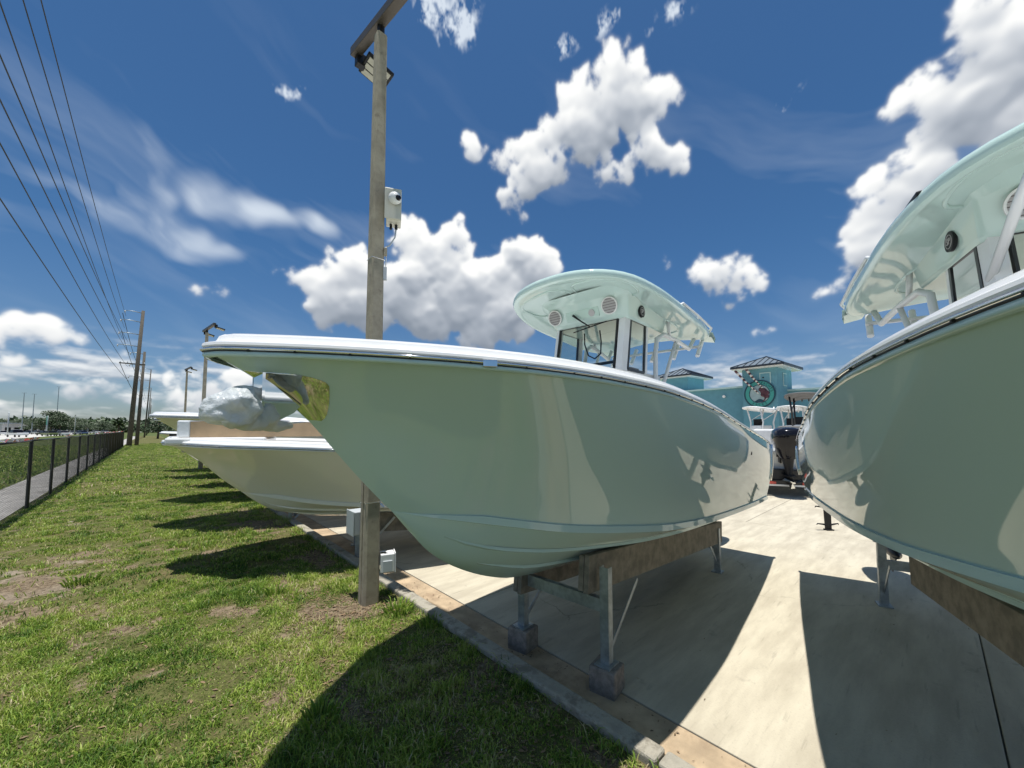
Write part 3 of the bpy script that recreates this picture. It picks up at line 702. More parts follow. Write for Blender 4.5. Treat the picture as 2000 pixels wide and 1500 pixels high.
def hardtop(root, H, mcol, dz=0.0, box=True):
    uc, hl, hw = 3.80, 1.24, .83
    NT, NR = 72, 10
    def zmid(u): return 3.50 - (u - 2.6) * .085 + dz
    def out(t):
        c, s_ = cos(t), sin(t)
        n = 2.9 if c < 0 else 5.0
        k = (abs(c) ** n + abs(s_) ** n) ** (-1 / n)
        u = uc + hl * c * k; y = hw * s_ * k
        return u, y
    top, bot = [], []
    def zt(u, y, r): return zmid(u) - .13 * (y / hw) ** 2 - (.05 if u < 3.0 else 0) * ((3.0 - u) / .4) ** 2 * (u < 3.0)
    for i in range(NR + 1):
        r = i / NR
        top.append([(uc + (u - uc) * r, y * r, zt(uc + (u - uc) * r, y * r, r)) for u, y in (out(2 * pi * k / NT) for k in range(NT))])
    rim = [(1.012, -.018), (1.016, -.045), (1.008, -.068), (.985, -.075), (.95, -.062), (.92, -.05)]
    for q, dzz in rim:
        top.append([(uc + (u - uc) * q, y * q, zt(u, y, 1) + dzz) for u, y in (out(2 * pi * k / NT) for k in range(NT))])
    for i in range(NR - 1, -1, -1):
        r = .92 * i / NR
        top.append([(uc + (u - uc) * r, y * r, zt(uc + (u - uc) * r, y * r, r) - .055) for u, y in (out(2 * pi * k / NT) for k in range(NT))])
    ht = MB().grid(top, True).build('hardtop', mcol, root, angle=50)
    # moulded ridges underneath
    def under(u, y): return zt(u, y, 0) - .056
    for (cu, cy, ru, ry) in ((3.05, .33, .26, .30), (3.05, -.33, .26, .30), (4.35, 0, .42, .52)):
        pts = [(cu + ru * math.copysign(abs(cos(a)) ** .7, cos(a)), cy + ry * math.copysign(abs(sin(a)) ** .7, sin(a))) for a in (2 * pi * k / 36 for k in range(37))]
        MB().tube([(a, b, under(a, b)) for a, b in pts], .012, 8, False).build('moulding', mcol, ht, smooth=True)
    for s_ in (-1, 1):   # grab rails along the edges
        P = [(3.72, s_ * .79, zt(3.72, .78, 1) - .03), (3.76, s_ * .83, zt(3.76, .78, 1) + .005), (4.2, s_ * .838, zt(4.2, .78, 1) + .005), (4.70, s_ * .83, zt(4.7, .78, 1) + .005), (4.74, s_ * .79, zt(4.74, .78, 1) - .03)]
        gr = MB().tube(P, .014, 10); gr.tube([(4.25, s_ * .79, zt(4.25, .78, 1) - .03), (4.25, s_ * .835, zt(4.25, .78, 1) + .005)], .011, 8)
        gr.build('grab_rail', M_ALU, ht, smooth=True)
    # wing tips at the aft corners
    for s_ in (-1, 1):
        MB().grid([[(4.86, s_ * .60, under(4.8, .6) + .05), (4.86, s_ * .80, under(4.8, .8) + .06)], [(5.10, s_ * .62, under(4.9, .6) + .02), (5.12, s_ * .76, under(4.9, .7) + .01)], [(5.09, s_ * .62, under(4.9, .6) - .04), (5.11, s_ * .75, under(4.9, .7) - .04)], [(4.80, s_ * .60, under(4.8, .6) - .01), (4.80, s_ * .80, under(4.8, .8) - .01)]]).build('wing_tip', mcol, ht, angle=60)
    if not box: return ht
    zb0, zb1 = 3.12 + dz, 3.36 + dz
    rows = []
    for z, f, hwid in ((zb0, 3.10, .44), (zb0 + .03, 3.06, .46), (zb1 - .04, 2.98, .50), (zb1 + .03, 2.86, .56)):
        rr_ = []
        for (u, y) in ((f, -hwid + .10), (f + .10, -hwid), (4.05, -hwid), (4.15, -hwid + .1), (4.15, hwid - .1), (4.05, hwid), (f + .10, hwid), (f, hwid - .10)): rr_.append((u, y, z))
        rows.append(rr_)
    ob = MB().grid(rows, True); ob.add([rows[0][k] for k in range(8)], [tuple(range(8))])
    obx = ob.build('overhead_box', mcol, root, angle=35, bevel=.012); obx.location = (.13, 0, .0)
    fx = lambda z: 3.06 + (z - zb0 - .03) * (2.98 - 3.06) / (zb1 - zb0 - .07)
    for s_ in (-1, 1):
        c = (fx(3.235 + dz) - .004, s_ * .335, 3.235 + dz); ax = (-1, 0, -.35)
        sp = MB().disc(c, ax, .080, .016, 32).build('speaker', M_SPEAK, obx, angle=40)
        MB().ring(Vector(c) + Vector(ax).normalized() * .012, ax, .076, .087, .010).build('speaker_rim', M_WHITE, sp, angle=40)
        A = Vector(ax).normalized(); b1 = Vector((0, 1, 0)); b2 = A.cross(b1).normalized()
        for k in range(-5, 6):
            zz = k * .0130; hwid = sqrt(max(0, .074 ** 2 - zz ** 2))
            p = Vector(c) + A * .0175 + b2 * zz
            MB().bar(p - b1 * hwid, p + b1 * hwid, .006, .003).build('grille_bar', M_SPKDK if k % 2 else M_SPEAK, sp)
    # recess panel, lens, wiper, drop handle
    MB().box((fx(3.21 + dz) - .003, 0, 3.21 + dz), (.012, .40, .10), Matrix.Rotation(-.33, 3, 'Y')).build('recess_panel', mcol, obx, bevel=.004)
    MB().disc((fx(3.2 + dz) - .012, -.12, 3.205 + dz), (-1, 0, -.35), .035, .008).build('dome_lens', M_SPEAK, obx, angle=40)
    wp = MB().tube([(fx(3.2 + dz) - .03, .10, 3.215 + dz), (3.00, -.02, 3.12 + dz), (3.02, -.10, 3.06 + dz)], [.012, .008, .006], 8).tube([(3.015, .10, 3.03 + dz), (3.01, -.30, 3.08 + dz)], .006, 6); wp.build('wiper', M_BLACK, obx, smooth=True)
    # round badges on the two sides
    for s_ in (-1, 1):
        yy = s_ * .478; c = Vector((3.40, yy, 3.225 + dz))
        bd = MB().disc(c, (0, s_, 0), .062, .02, 32).build('badge', M_BLACK, obx, angle=40)
        MB().ring(c + Vector((0, s_ * .018, 0)), (0, s_, 0), .040, .043, .005).build('badge_ring', M_SPEAK, bd)
        tm = text_mesh('SP', .055, .002, 'badge_letters'); tm.materials.clear(); tm.materials.append(M_SPEAK)
        to = bpy.data.objects.new('badge_letters', tm); COL.objects.link(to); to.parent = bd
        to.matrix_local = Matrix.Translation(c + Vector((0, s_ * .0225, 0))) @ (Matrix(((1, 0, 0), (0, 0, -1), (0, 1, 0))).to_4x4() if s_ < 0 else Matrix(((-1, 0, 0), (0, 0, 1), (0, 1, 0))).to_4x4())
        tb = text_mesh('SEA PRO BOATS', .012, .001, 'badge_text')
    return ht

def console(root, H, dz=0.0, mframe=M_WHITE):
    n0 = set(root.children)
    _console(root, H, dz, mframe)
    for o in root.children:
        if o not in n0: o.location.x += .14; o.location.z += .02
def _console(root, H, dz, mframe):
    zs = 1.50; zt_, zb_ = 3.11 + dz, 2.58 + dz
    # pod under the windshield
    pts = [(3.02, .36), (3.10, .43), (3.95, .44), (4.05, .36), (4.05, -.36), (3.95, -.44), (3.10, -.43), (3.02, -.36)]
    rows = [[(u + (.0 if z > zs + .1 else .02), y, z) for u, y in pts] for z in (zs, zb_ - .18, zb_ - .03, zb_)]
    MB().grid(rows, True).add([(u, y, zb_) for u, y in pts], [tuple(range(8))]).build('console', mframe, root, bevel=.02, angle=40)
    def front(y, z):  # raked windshield plane
        return (3.03 + (z - zb_) * .10 / (zt_ - zb_), y, z)
    fr = MB()
    # pillars between front and side panes
    for s_ in (-1, 1):
        rows = []
        for z in (zb_ - .02, zt_ + .03):
            x0 = 3.03 + (z - zb_) * .10 / (zt_ - zb_)
            rows.append([(x0, s_ * .37, z), (x0 + .02, s_ * .425, z), (x0 + .115, s_ * .435, z), (x0 + .115, s_ * .40, z), (x0 + .05, s_ * .36, z)])
        MB().grid(rows, True).build('pillar', mframe, root, angle=40)
        # side pane with black border
        xa, xb = 3.16, 3.60
        q = [(xa + .005, zb_), (xb - .06, zb_), (xb, zt_), (xa + .10, zt_)]
        MB().add([(u, s_ * .432, z) for u, z in q] , [(0, 1, 2, 3)]).build('side_pane', M_GLASS, root)
        sf = MB()
        for k in range(4):
            a, b = q[k], q[(k + 1) % 4]; sf.bar((a[0], s_ * .433, a[1]), (b[0], s_ * .433, b[1]), .012, .03)
        sf.build('side_pane_frame', M_DASH, root)
        rows = [[(xb - .06 + d, s_ * .435, zb_ - .02), (xb + d, s_ * .435, zt_ + .03)] for d in (.012, .07)]
        MB().grid(rows).grid([[(p[0], p[1] - s_ * .03, p[2]) for p in r_] for r_ in rows]).build('rear_pillar', mframe, root)
    q = [front(-.355, zb_ - .02), front(.355, zb_ - .02), front(.355, zt_), front(-.355, zt_)]
    MB().add(q, [(0, 1, 2, 3)]).build('windshield', M_GLASS, root)
    wf = MB()
    for k in range(4): wf.bar(q[k], q[(k + 1) % 4], .014, .032, 0)
    wf.build('windshield_frame', M_DASH, root)
    # helm behind the glass
    hb = MB()
    hb.tube([(3.40, .30, zb_ + .02), (3.38, .28, zb_ + .12), (3.40, -.22, zb_ + .14), (3.42, -.27, zb_ + .02)], .018, 8); hb.box((3.5, 0, zb_ + .03), (.2, .7, .06))
    hb.build('helm_dash', M_DASH, root, angle=40)
    lp = MB().tube([(3.25, .12, 3.05 + dz), (3.27, .13, 2.93 + dz), (3.28, .09, 2.80 + dz), (3.28, 0.01, 2.755 + dz), (3.27, -.07, 2.80 + dz), (3.25, -.09, 2.93 + dz), (3.24, -.08, 3.05 + dz)], .008, 8); lp.build('cable_loop', M_BLACK, root, smooth=True)
    # seat behind console
    MB().box((4.45, 0, zb_ - .28), (.35, .75, .5)).build('leaning_post', mframe, root, bevel=.05)

def top_frame(root, H, mt, dz=0.0):
    zs = 1.5
    for s_ in (-1, 1):
        P = [(3.95, s_ * .46, zs), (3.92, s_ * .46, 2.5 + dz), (3.93, s_ * .46, 2.85 + dz), (3.98, s_ * .46, 3.02 + dz), (4.12, s_ * .48, 3.09 + dz), (4.4, s_ * .52, 3.06 + dz), (4.72, s_ * .56, 3.0 + dz), (4.84, s_ * .58, 3.14 + dz)]
        MB().tube(P, .025, 10).build('top_leg', mt, root, smooth=True)
        MB().tube([(3.98, s_ * .46, 2.3 + dz), (4.25, s_ * .5, 2.8 + dz), (4.40, s_ * .52, 3.06 + dz)], .02, 8).build('top_brace', mt, root, smooth=True)
        MB().tube([(4.25, s_ * .50, 3.07 + dz), (4.2, s_ * .5, 3.30 + dz)], .02, 8).build('top_strut', mt, root, smooth=True)
    MB().tube([(4.95, -.62, 3.06 + dz), (4.95, .62, 3.06 + dz)], .018, 8).build('rod_bar', mt, root, smooth=True)
    for k in range(5):
        y = -.60 + .30 * k
        MB().tube([(4.90, y, 2.93 + dz), (5.04, y - .02 , 3.15 + dz)], .026, 10).build('rod_holder', mt, root, angle=50)

def make_boat(label, group, loc, rz, mh, mc, zmap=None, bw=1.0, top=True, mtop=M_MINTD, dz=0.0, mtube=M_ALU, motor=True, detail=True, name='boat', smap=None):
    H = Hull(zmap or (lambda z: z), bw, smap)
    root = empty(name, (loc[0], loc[1], 0), rz); tag(root, label, 'boat', group)
    vs = VS if detail else VS[::3]
    mb = MB(); ts = [(k / 16) for k in range(17)]
    patch(mb, H.side, ts, vs)
    patch(mb, lambda v, t: H.bottom(v, t), [k / 8 for k in range(9)], vs)
    # chine band
    def band(v, t):
        C = H.chine(v); e = min(1, v * 12)
        pr = [(0, 0), (.022 * e, .004 * e), (.020 * e, .053 * e), (.008 * min(1, v * 10), .055 * e)]
        i = int(round(t * 3)); return (C[0], C[1] + pr[i][0], C[2] + pr[i][1])
    patch(mb, band, [0, 1 / 3, 2 / 3, 1], vs)
    tr = [H.keel(1)] + [H.bottom(1, t) for t in (.5, 1)] + [H.side(1, t) for t in ts]
    poly = [(p[0], p[1], p[2]) for p in tr] + [(p[0], -p[1], p[2]) for p in tr[::-1][:-1]]
    mb.add(poly, [tuple(range(len(poly)))])
    hull = mb.build('hull', mh, root, angle=32, fix=False)
    oc = offset_curve(H, vs)
    lip = MB(); sweep(lip, oc, [(-.020, -.008), (-.004, -.012), (-.003, -.026), (-.009, -.032), (-.024, -.034)]); lip.build('hull_lip', mh, hull, smooth=True)
    cap = MB(); sweep(cap, oc, [(-.022, .010), (-.004, .011), (.001, .018), (-.002, .030), (-.014, .037), (-.036, .040), (-.046, .044), (-.054, .054), (-.062, .073), (-.084, .086), (-.13, .090), (-.20, .092), (-.26, .084), (-.285, .05), (-.29, -.12)])
    cp = cap.build('deck_cap', mc, root, angle=28)
    fl = MB(); q = [(p.x + n.x * -.30, max(0, p.y + n.y * -.30), p.z - .115) for p, n in oc]
    fl.grid([[(a, b, c), (a, -b, c)] for a, b, c in q]); fl.build('cockpit_floor', mc, root)
    rb = MB(); sweep(rb, oc, [(-.022, -.014), (-.005, -.012), (-.001, -.008), (-.001, .007), (-.006, .011), (-.022, .012)]); rub = rb.build('rub_rail', M_RUB, root, angle=40)
    if detail:
        ri = MB(); sweep(ri, oc, [(-.003, -.006), (.005, -.005), (.009, .001), (.005, .007), (-.004, .009)]); ri.build('rail_insert', M_STEEL, rub, smooth=True)
        scw = MB(); acc = 0; last = None
        for p, n in oc:
            if last is not None: acc += (p - last).length
            last = p
            if acc > .20:
                acc = 0
                for s_ in (1, -1): scw.disc((p.x + n.x * -.002, s_ * (p.y + n.y * -.002), p.z - .008), (n.x, s_ * n.y, 0), .0045, .009, 8)
        stuff(scw.build('rail_screw', M_BLACK, rub))
        # spray strakes on the bottom
        for s_ in (1, -1):
            for tt, v0 in ((.36, .10), (.68, .05)):
                rows = []
                for v in [v0 + (1 - v0) * k / 40 for k in range(41)]:
                    p = H.bottom(v, tt); p2 = H.bottom(v, tt + .05); e = min(1, (v - v0) * 14)
                    rows.append([(p[0], s_ * p[1], p[2] + .003), (p2[0], s_ * (p2[1] + .002), p2[2] - .022 * e), (p2[0], s_ * (p2[1] + .012 * e), p2[2] - .018 * e), (p2[0], s_ * (p2[1] + .012 * e), p2[2] + .006)])
                MB().grid(rows).build('spray_strake', mh, hull, angle=30)
        # bright trim down the transom corners
        for s_ in (1, -1):
            P = [H.side(1, t) for t in (1, .9, .75, .6, .45, .3)]
            MB().tube([(p[0] + .01, s_ * (p[1] + .004), p[2]) for p in P], .018, 8).build('corner_trim', M_STEEL, hull, smooth=True)
        # flush hull drain
        p = H.side(.72, .72); MB().disc((p[0], -p[1] + .002, p[2]), (0, -1, 0), .02, .006, 12).build('drain_fitting', M_BLACK, hull)
    # splash well / transom top
    a = H.sheer(1); MB().box((a[0] - .12, 0, a[2] - .05), (.24, 2 * a[1] - .25, .16)).build('transom_cap', mc, root, bevel=.03)
    if motor: outboard(root, a[0] + .20, a[2] - .78, decal=True)
    if top:
        console(root, H, dz); top_frame(root, H, mtube, dz); hardtop(root, H, mtop, dz)
    return root, H

# -- the two mint boats
TH1 = radians(4.19)
b1, H1 = make_boat('mint green centre console boat with white gunwale, its bow towards the lamp post', 'mint boats', (.155, 2.241), TH1, M_MINT, M_WHITE)
TH3 = radians(15.8)
b3, H3 = make_boat('mint green boat cut off by the right edge of the picture', 'mint boats', (.31, -1.56), TH3, M_MINT, M_WHITE, zmap=lambda z: z if z > 2.25 else 2.25 - (2.25 - z) * .83, smap=lambda z: z, dz=-.07)
def on_boat(x, y, lat, loc, th):
    d = ray(x, y); a = Vector((cos(th), sin(th))); n = Vector((-sin(th), cos(th))); o = Vector(loc)
    k = (o + n * lat).dot(n) / (d[0] * n.x + d[1] * n.y); q = Vector((d[0] * k, d[1] * k)) - o
    return Vector((q.dot(a), lat, CAMH + d[2] * k))
MB().tube([on_boat(1935, 545, .42, (.31, -1.56), TH3), on_boat(1990, 395, .48, (.31, -1.56), TH3), on_boat(2030, 300, .5, (.31, -1.56), TH3)], .022, 12).build('front_strut', M_ALU, b3, smooth=True)
MB().box((3.12, .745, 3.282), (.20, .05, .03)).build('side_marker_light', M_BLACK, b3, bevel=.01)

# stainless bow liner on a mint hull
def bow_liner(root, H):
    # outline in (t along stem, width aft)
    for s_ in (1, -1):
        rows = []
        for k in range(25):
            t = .575 + (.865 - .575) * k / 24
            q = (k / 24)
            wv = (.006 + .034 * q ** .8) * sqrt(max(0.0, 1 - max(0, (q - .72) / .28) ** 2.4)) + .0012
            r_ = []
            for j in range(9):
                v = (j / 8) * wv
                p = H.side(v, t); r_.append((p[0], s_ * (p[1] + .005), p[2]))
            rows.append(r_)
        MB().grid(rows).build('bow_liner', M_STEEL, root, smooth=True)
bow_liner(b1, H1)
# rail clip on the sheer
p_, n_ = offset_curve(H1, VS)[min(range(len(VS)), key=lambda i: abs(LEN * VS[i] - .97))]
MB().box((p_.x + n_.x * .008, -(p_.y + n_.y * .008), p_.z - .004), (.07, .012, .036), Matrix.Rotation(radians(-35), 3, 'Z')).build('rail_cover_plate', M_STEEL, b1, bevel=.004)

# anchor with its bubble wrap under the bow of the first mint boat
an = empty('anchor', (.14, 2.24, 0), TH1); tag(an, 'polished steel anchor swathed in bubble wrap under the mint bow', 'anchor')
def UBp(x, y, lat):
    d = ray(x, y); a = Vector((cos(TH1), sin(TH1))); n = Vector((-sin(TH1), cos(TH1))); o = Vector((.14, 2.24))
    k = (o + n * lat).dot(n) / (d[0] * n.x + d[1] * n.y); q = Vector((d[0] * k, d[1] * k)) - o
    return Vector((q.dot(a), lat, CAMH + d[2] * k))
pl = [(508, 728), (513, 733), (586, 794), (575, 806), (548, 820), (528, 824), (510, 812), (505, 800)]
f1 = [UBp(x, y, -.06) for x, y in pl]; f2 = [p + Vector((0, .008, 0)) for p in f1]
MB().add(f1 + f2, [tuple(range(8)), tuple(range(15, 7, -1))] + [(k, (k + 1) % 8, 8 + (k + 1) % 8, 8 + k) for k in range(8)]).build('fluke_plate', M_STEEL, an)
f3 = [p + Vector((.0, .12, 0)) for p in f1]; f4 = [p + Vector((0, .008, 0)) for p in f3]
MB().add(f3 + f4, [tuple(range(8)), tuple(range(15, 7, -1))] + [(k, (k + 1) % 8, 8 + (k + 1) % 8, 8 + k) for k in range(8)]).build('fluke_plate', M_STEEL, an)
a_, b_ = UBp(507, 730, -.07), UBp(504, 812, -.07)
MB().bar(a_, b_, .15, .012).build('front_plate', M_STEEL, an)
c_ = UBp(526, 801, -.06); MB().disc(c_, (0, -1, 0), .010, .010, 12).build('bolt', M_STEEL, an, angle=40)
MB().tube([UBp(512, 740, 0), UBp(560, 745, 0), UBp(600, 800, 0)], [.02, .025, .03], 8).build('shank', M_STEEL, an, smooth=True)
# wrap: a lumpy crumpled bundle
def lump(centres, res=5):
    bm = bmesh.new()
    for c, r in centres:
        m4 = Matrix.Translation(c) @ Matrix.Diagonal((*r, 1)); bmesh.ops.create_icosphere(bm, subdivisions=3, radius=1, matrix=m4)
    me = bpy.data.meshes.new('bubble_wrap'); bm.to_mesh(me); bm.free(); me.materials.append(M_WRAP)
    o = bpy.data.objects.new('bubble_wrap', me); COL.objects.link(o)
    rm = o.modifiers.new('remesh', 'REMESH'); rm.mode = 'VOXEL'; rm.voxel_size = .0075; rm.use_smooth_shade = True
    tx = bpy.data.textures.new('crumple', 'CLOUDS'); tx.noise_scale = .10; tx.noise_depth = 2
    sm = o.modifiers.new('smooth', 'SMOOTH'); sm.iterations = 7
    dm = o.modifiers.new('crumple', 'DISPLACE'); dm.texture = tx; dm.strength = .06; dm.mid_level = .5
    return o
wr = lump([(UBp(432, 800, -.14), (.075, .085, .07)), (UBp(468, 790, -.17), (.085, .10, .078)), (UBp(455, 815, -.18), (.085, .07, .05)), (UBp(505, 812, -.08), (.10, .08, .05)), (UBp(485, 768, -.08), (.065, .08, .035)), (UBp(545, 832, -.05), (.07, .045, .024)), (UBp(412, 805, -.10), (.035, .05, .04)), (UBp(515, 775, .02), (.05, .06, .05)), (UBp(480, 826, -.14), (.085, .06, .035))])
wr.parent = an
ico = MB(); rows = []
for k in range(13):
    f_ = k / 12; c = UBp(425 + 70 * f_, 788 + 34 * f_, -.17); r0 = .062 * sin(pi * min(1, .12 + .8 * f_)) ** .6
    rows.append([c + Vector((r0 * .3 * cos(a), r0 * cos(a), r0 * sin(a))) for a in (2 * pi * j / 16 for j in range(16))])
ico.grid(rows, True).build('wrapped_core', M_WHITE, an, smooth=True)

# -- stands, bunks, blocks
def stand(label, loc, rz, u, y0, y1, ztop0, ztop1, zbar, blocks, group='boat stands', brace=.5):
    root = empty('boat_stand', (loc[0], loc[1], 0), rz); tag(root, label, 'boat stand', group)
    zb = .19 if blocks else 0.0
    for y, zt in ((y0, ztop0), (y1, ztop1)):
        ps = MB().box((u, y, (zb + zt) / 2 + .006), (.012, .075, zt - zb - .012)); ps.box((u + .03, y - .034, (zb + zt) / 2 + .006), (.052, .008, zt - zb - .012)); ps.box((u + .03, y + .034, (zb + zt) / 2 + .006), (.052, .008, zt - zb - .012))
        ps.build('post', M_GALV, root)
        MB().box((u + .02, y, zb + .006), (.15, .13, .012)).build('foot_plate', M_GALV, root)
        MB().bar((u + .07, y, zb + .07), (u + .07 + brace, y, zbar + .06), .035, .008, pi / 2).build('brace', M_GALV, root)
    MB().bar((u + .03, y0 + .04, zbar), (u + .03, y1 - .04, zbar), .05, .10).build('crossbar', M_GALV, root)
    return root
def bunk(label, loc, rz, H, y, u0, u1, group='wooden bunks under the boats'):
    za, zb = H.zbottom(u0, y) , H.zbottom(u1, y)
    zs = [H.zbottom(u0 + (u1 - u0) * k / 10, y - .02) - (za + (zb - za) * k / 10) for k in range(11)]
    dzm = min(zs) - .008
    a, b = Vector((u0, y, za + dzm - .145)), Vector((u1, y, zb + dzm - .145))
    root = empty('wooden_bunk', (loc[0], loc[1], 0), rz); tag(root, label, 'plank', group)
    MB().bar(a, b, .045, .29).build('plank', M_WOOD, root, bevel=.004)
    MB().bar(a + Vector((0, .05, 0)), b + Vector((0, .05, 0)), .045, .27).build('plank', M_WOOD, root, bevel=.004)
    return root
def block(label, x, y, rz):
    root = empty('concrete_block', (x, y, 0), rz); tag(root, label, 'concrete block', 'blocks under the stand posts')
    MB().box((0, 0, .1), (.20, .21, .178)).build('block_body', M_BLOCK, root, bevel=.012)
    MB().box((0, 0, .006), (.19, .20, .012)).build('block_base', M_BLOCK, root)
    return root
def wpos(loc, th, u, y): return (loc[0] + u * cos(th) - y * sin(th), loc[1] + u * sin(th) + y * cos(th))
L1 = (.14, 2.24); L3 = (.31, -1.56)
stand('galvanised stand under the front of the mint boat by the lamp post', L1, TH1, 2.46, -.63, .23, .92, .80, .62, True)
stand('rear stand under the stern of the mint boat by the lamp post', L1, TH1, 5.75, -.52, .36, .60, .60, .36, False, brace=-.35)
for y, l in ((-.63, 'cinder block under the near front stand post'), (.23, 'cinder block under the far front stand post by the kerb')):
    q = wpos(L1, TH1, 2.48, y); block(l, q[0], q[1], TH1 + .1)
bunk('near plank bunk under the mint boat beside the lamp post', L1, TH1, H1, -.52, 2.38, 5.95)
bunk('far plank bunk under the mint boat beside the lamp post', L1, TH1, H1, .18, 2.38, 5.95)
stand('rear stand below the cut-off mint boat at right', L3, TH3, 6.2, .34, -.45, H3.zbottom(6.2, .30) - .005, H3.zbottom(6.2, .41) - .005, .46, False, brace=-.35)
stand('front stand below the cut-off mint boat at right', L3, TH3, 2.62, .42, -.46, .80, .80, .60, False, brace=-.4)
bunk('plank bunk showing below the cut-off mint boat', L3, TH3, H3, .36, 2.5, 4.9)
bunk('hidden plank bunk on the far side of the cut-off mint boat', L3, TH3, H3, -.40, 2.5, 6.5)

# -- beige boats down the row
zl = lambda z: .56 + (z - .66) * .735 - .10 * sin(pi * max(0, min(1, (z - .66) / 1.7)))
zh = lambda z: .72 + (z - .66) * .905
row = [(.12, 7.35, -20, zl, M_BEIGE, 'beige bay boat with a long cardboard carton on its bow'), (-.03, 10.6, -20, zh, M_CREAM, 'cream boat whose sharp bow shows beyond the carton'),
       (.05, 14.2, -18, zh, M_BEIGE, 'boat third along the row, seen only by its bow shadow on the grass'), (.85, 17.0, -18, zl, M_GREYH, 'boat fourth along the row, its bow set back from the lawn'),
       (.3, 20.6, -18, zh, M_CREAM, 'boat fifth along the row behind the beige bow'), (.3, 24.0, -18, zl, M_BEIGE, 'boat sixth along the row near the second lamp post')]
RB = []
for i, (x, y, a, zf, mm, lab) in enumerate(row):
    r_, h_ = make_boat(lab, 'boats along the lawn', (x, y), radians(a), mm, M_WHITE, zmap=zf, top=False, motor=True, detail=(i < 2))
    RB.append((r_, h_, (x, y), radians(a)))
    t = radians(a)
    stand('galvanised stand under ' + ['the beige boat carrying the carton', 'the cream boat with the sharp bow', 'the third boat of the row', 'the fourth boat of the row', 'the fifth boat of the row', 'the sixth boat of the row'][i], (x, y), t, 2.55, -.45, .45, h_.zbottom(2.6, .4) - .03, h_.zbottom(2.6, .4) - .03, .55, False)
    if i < 3:
        bunk('plank bunk under ' + ['the beige boat carrying the carton', 'the cream boat with the sharp bow', 'the third boat of the row'][i], (x, y), t, h_, -.38, 2.45, 5.9)
# black deck slot on the beige bow
Hh = RB[0][1]; s0 = Hh.sheer(.045)
MB().box((.22, -.10, s0[2] + .12), (.20, .03, .03)).build('bow_vent', M_BLACK, RB[0][0])
MB().box((.75, 0, Hh.sheer(.12)[2] + .06), (1.15, .9, .10)).build('bow_deck', M_WHITE, RB[0][0], bevel=.03)

# carton on the beige boat
cb = empty('cardboard_carton', (RB[0][2][0], RB[0][2][1], 0), RB[0][3]); tag(cb, 'long tan cardboard carton with a plastic wrapped end on the beige bow', 'carton')
zc0 = Hh.sheer(.12)[2] + .113
rows = []
for k in range(25):
    u = .42 + 1.75 * k / 24; sag = .012 * sin(k * .7) - .022 * sin(pi * k / 24)
    e = .02 * sin(k * 1.9)
    rows.append([(u, -.33 + e * .3, zc0 + max(0, sag) * .3), (u, -.34 + e * .4, zc0 + .215 + sag), (u, .30, zc0 + .225 + sag), (u, .31, zc0)])
MB().grid(rows, True).add(rows[0], [(0, 1, 2, 3)]).add(rows[-1], [(3, 2, 1, 0)]).build('carton_body', M_CARD, cb, angle=30)
MB().grid([[(p[0], p[1] * 1.01, p[2] + (.008 if i_ in (1, 2) else 0)) for i_, p in enumerate(r_)][1:3] for r_ in rows]).build('white_lid', M_WHITE, cb)
M_FILM = mat('clear_film', (0.8, 0.82, 0.82), 0.15, bump=1.0, bscale=14, coat=0.6)
MB().box((.34, -.01, zc0 + .115), (.15, .64, .23)).build('film_wrap', M_FILM, cb, bevel=.02)

# ------------------------------------------------------------------ lamp posts
def lamp_post(label, x, y, hgt=6.78, near=True):
    root = empty('lamp_post', (x, y, 0)); tag(root, label, 'lamp post', 'concrete lamp posts along the kerb')
    root.rotation_euler = (0, 0, radians(0))
    w0, w1 = .092, .062
    rows = []
    for k in range(9):
        z = -.2 + (hgt + .2) * k / 8; a = w0 + (w1 - w0) * k / 8; c = a * .28
        rows.append([(a, -a + c, z), (a, a - c, z), (a - c, a, z), (-a + c, a, z), (-a, a - c, z), (-a, -a + c, z), (-a + c, -a, z), (a - c, -a, z)])
    ps = MB().grid(rows, True).add(rows[-1], [tuple(range(8))]).build('shaft', M_POLE, root)
    MB().tube([(0, 0, hgt), (0, 0, hgt + .16)], .045, 10).build('tenon', M_BLACK, root, angle=40)
    A = Vector((-.09, .62, hgt + .17)); B = Vector((.16, -1.5, hgt + .17))
    MB().bar(A, B, .11, .11).build('crossarm', mat('bronze_steel', (.10, .085, .07), .45, metal=.4), root, bevel=.006)
    for sgn, e in ((1, A), (-1, B)):
        d = (A - B).normalized() * sgn
        c = e - d * .12 + Vector((.24, 0, -.17))
        kn = MB().box(e - d * .05 + Vector((.06, 0, -.09)), (.12, .10, .16)); kn.build('knuckle', M_BLACK, root, bevel=.01)
        fx_ = MB().box(c, (.36, .34, .05), Matrix.Rotation(radians(14), 3, 'Y')).build('floodlight', M_BLACK, root, bevel=.012)
        for q in range(3):
            MB().box(c + Matrix.Rotation(radians(14), 3, 'Y') @ Vector((0.0, -.105 + .105 * q, -.027)), (.29, .085, .008), Matrix.Rotation(radians(14), 3, 'Y')).build('led_panel', M_LIGHTPANEL, fx_)
    return root
lp1 = lamp_post('tall grey concrete lamp post with a camera box, in front of the mint bow', 1.86, 4.36)
lp2 = lamp_post('lamp post farther along, just left of the mint bow tip', 1.86, 24.3); lp3 = lamp_post('smallest lamp post, farthest along the kerb', 2.02, 41.7)
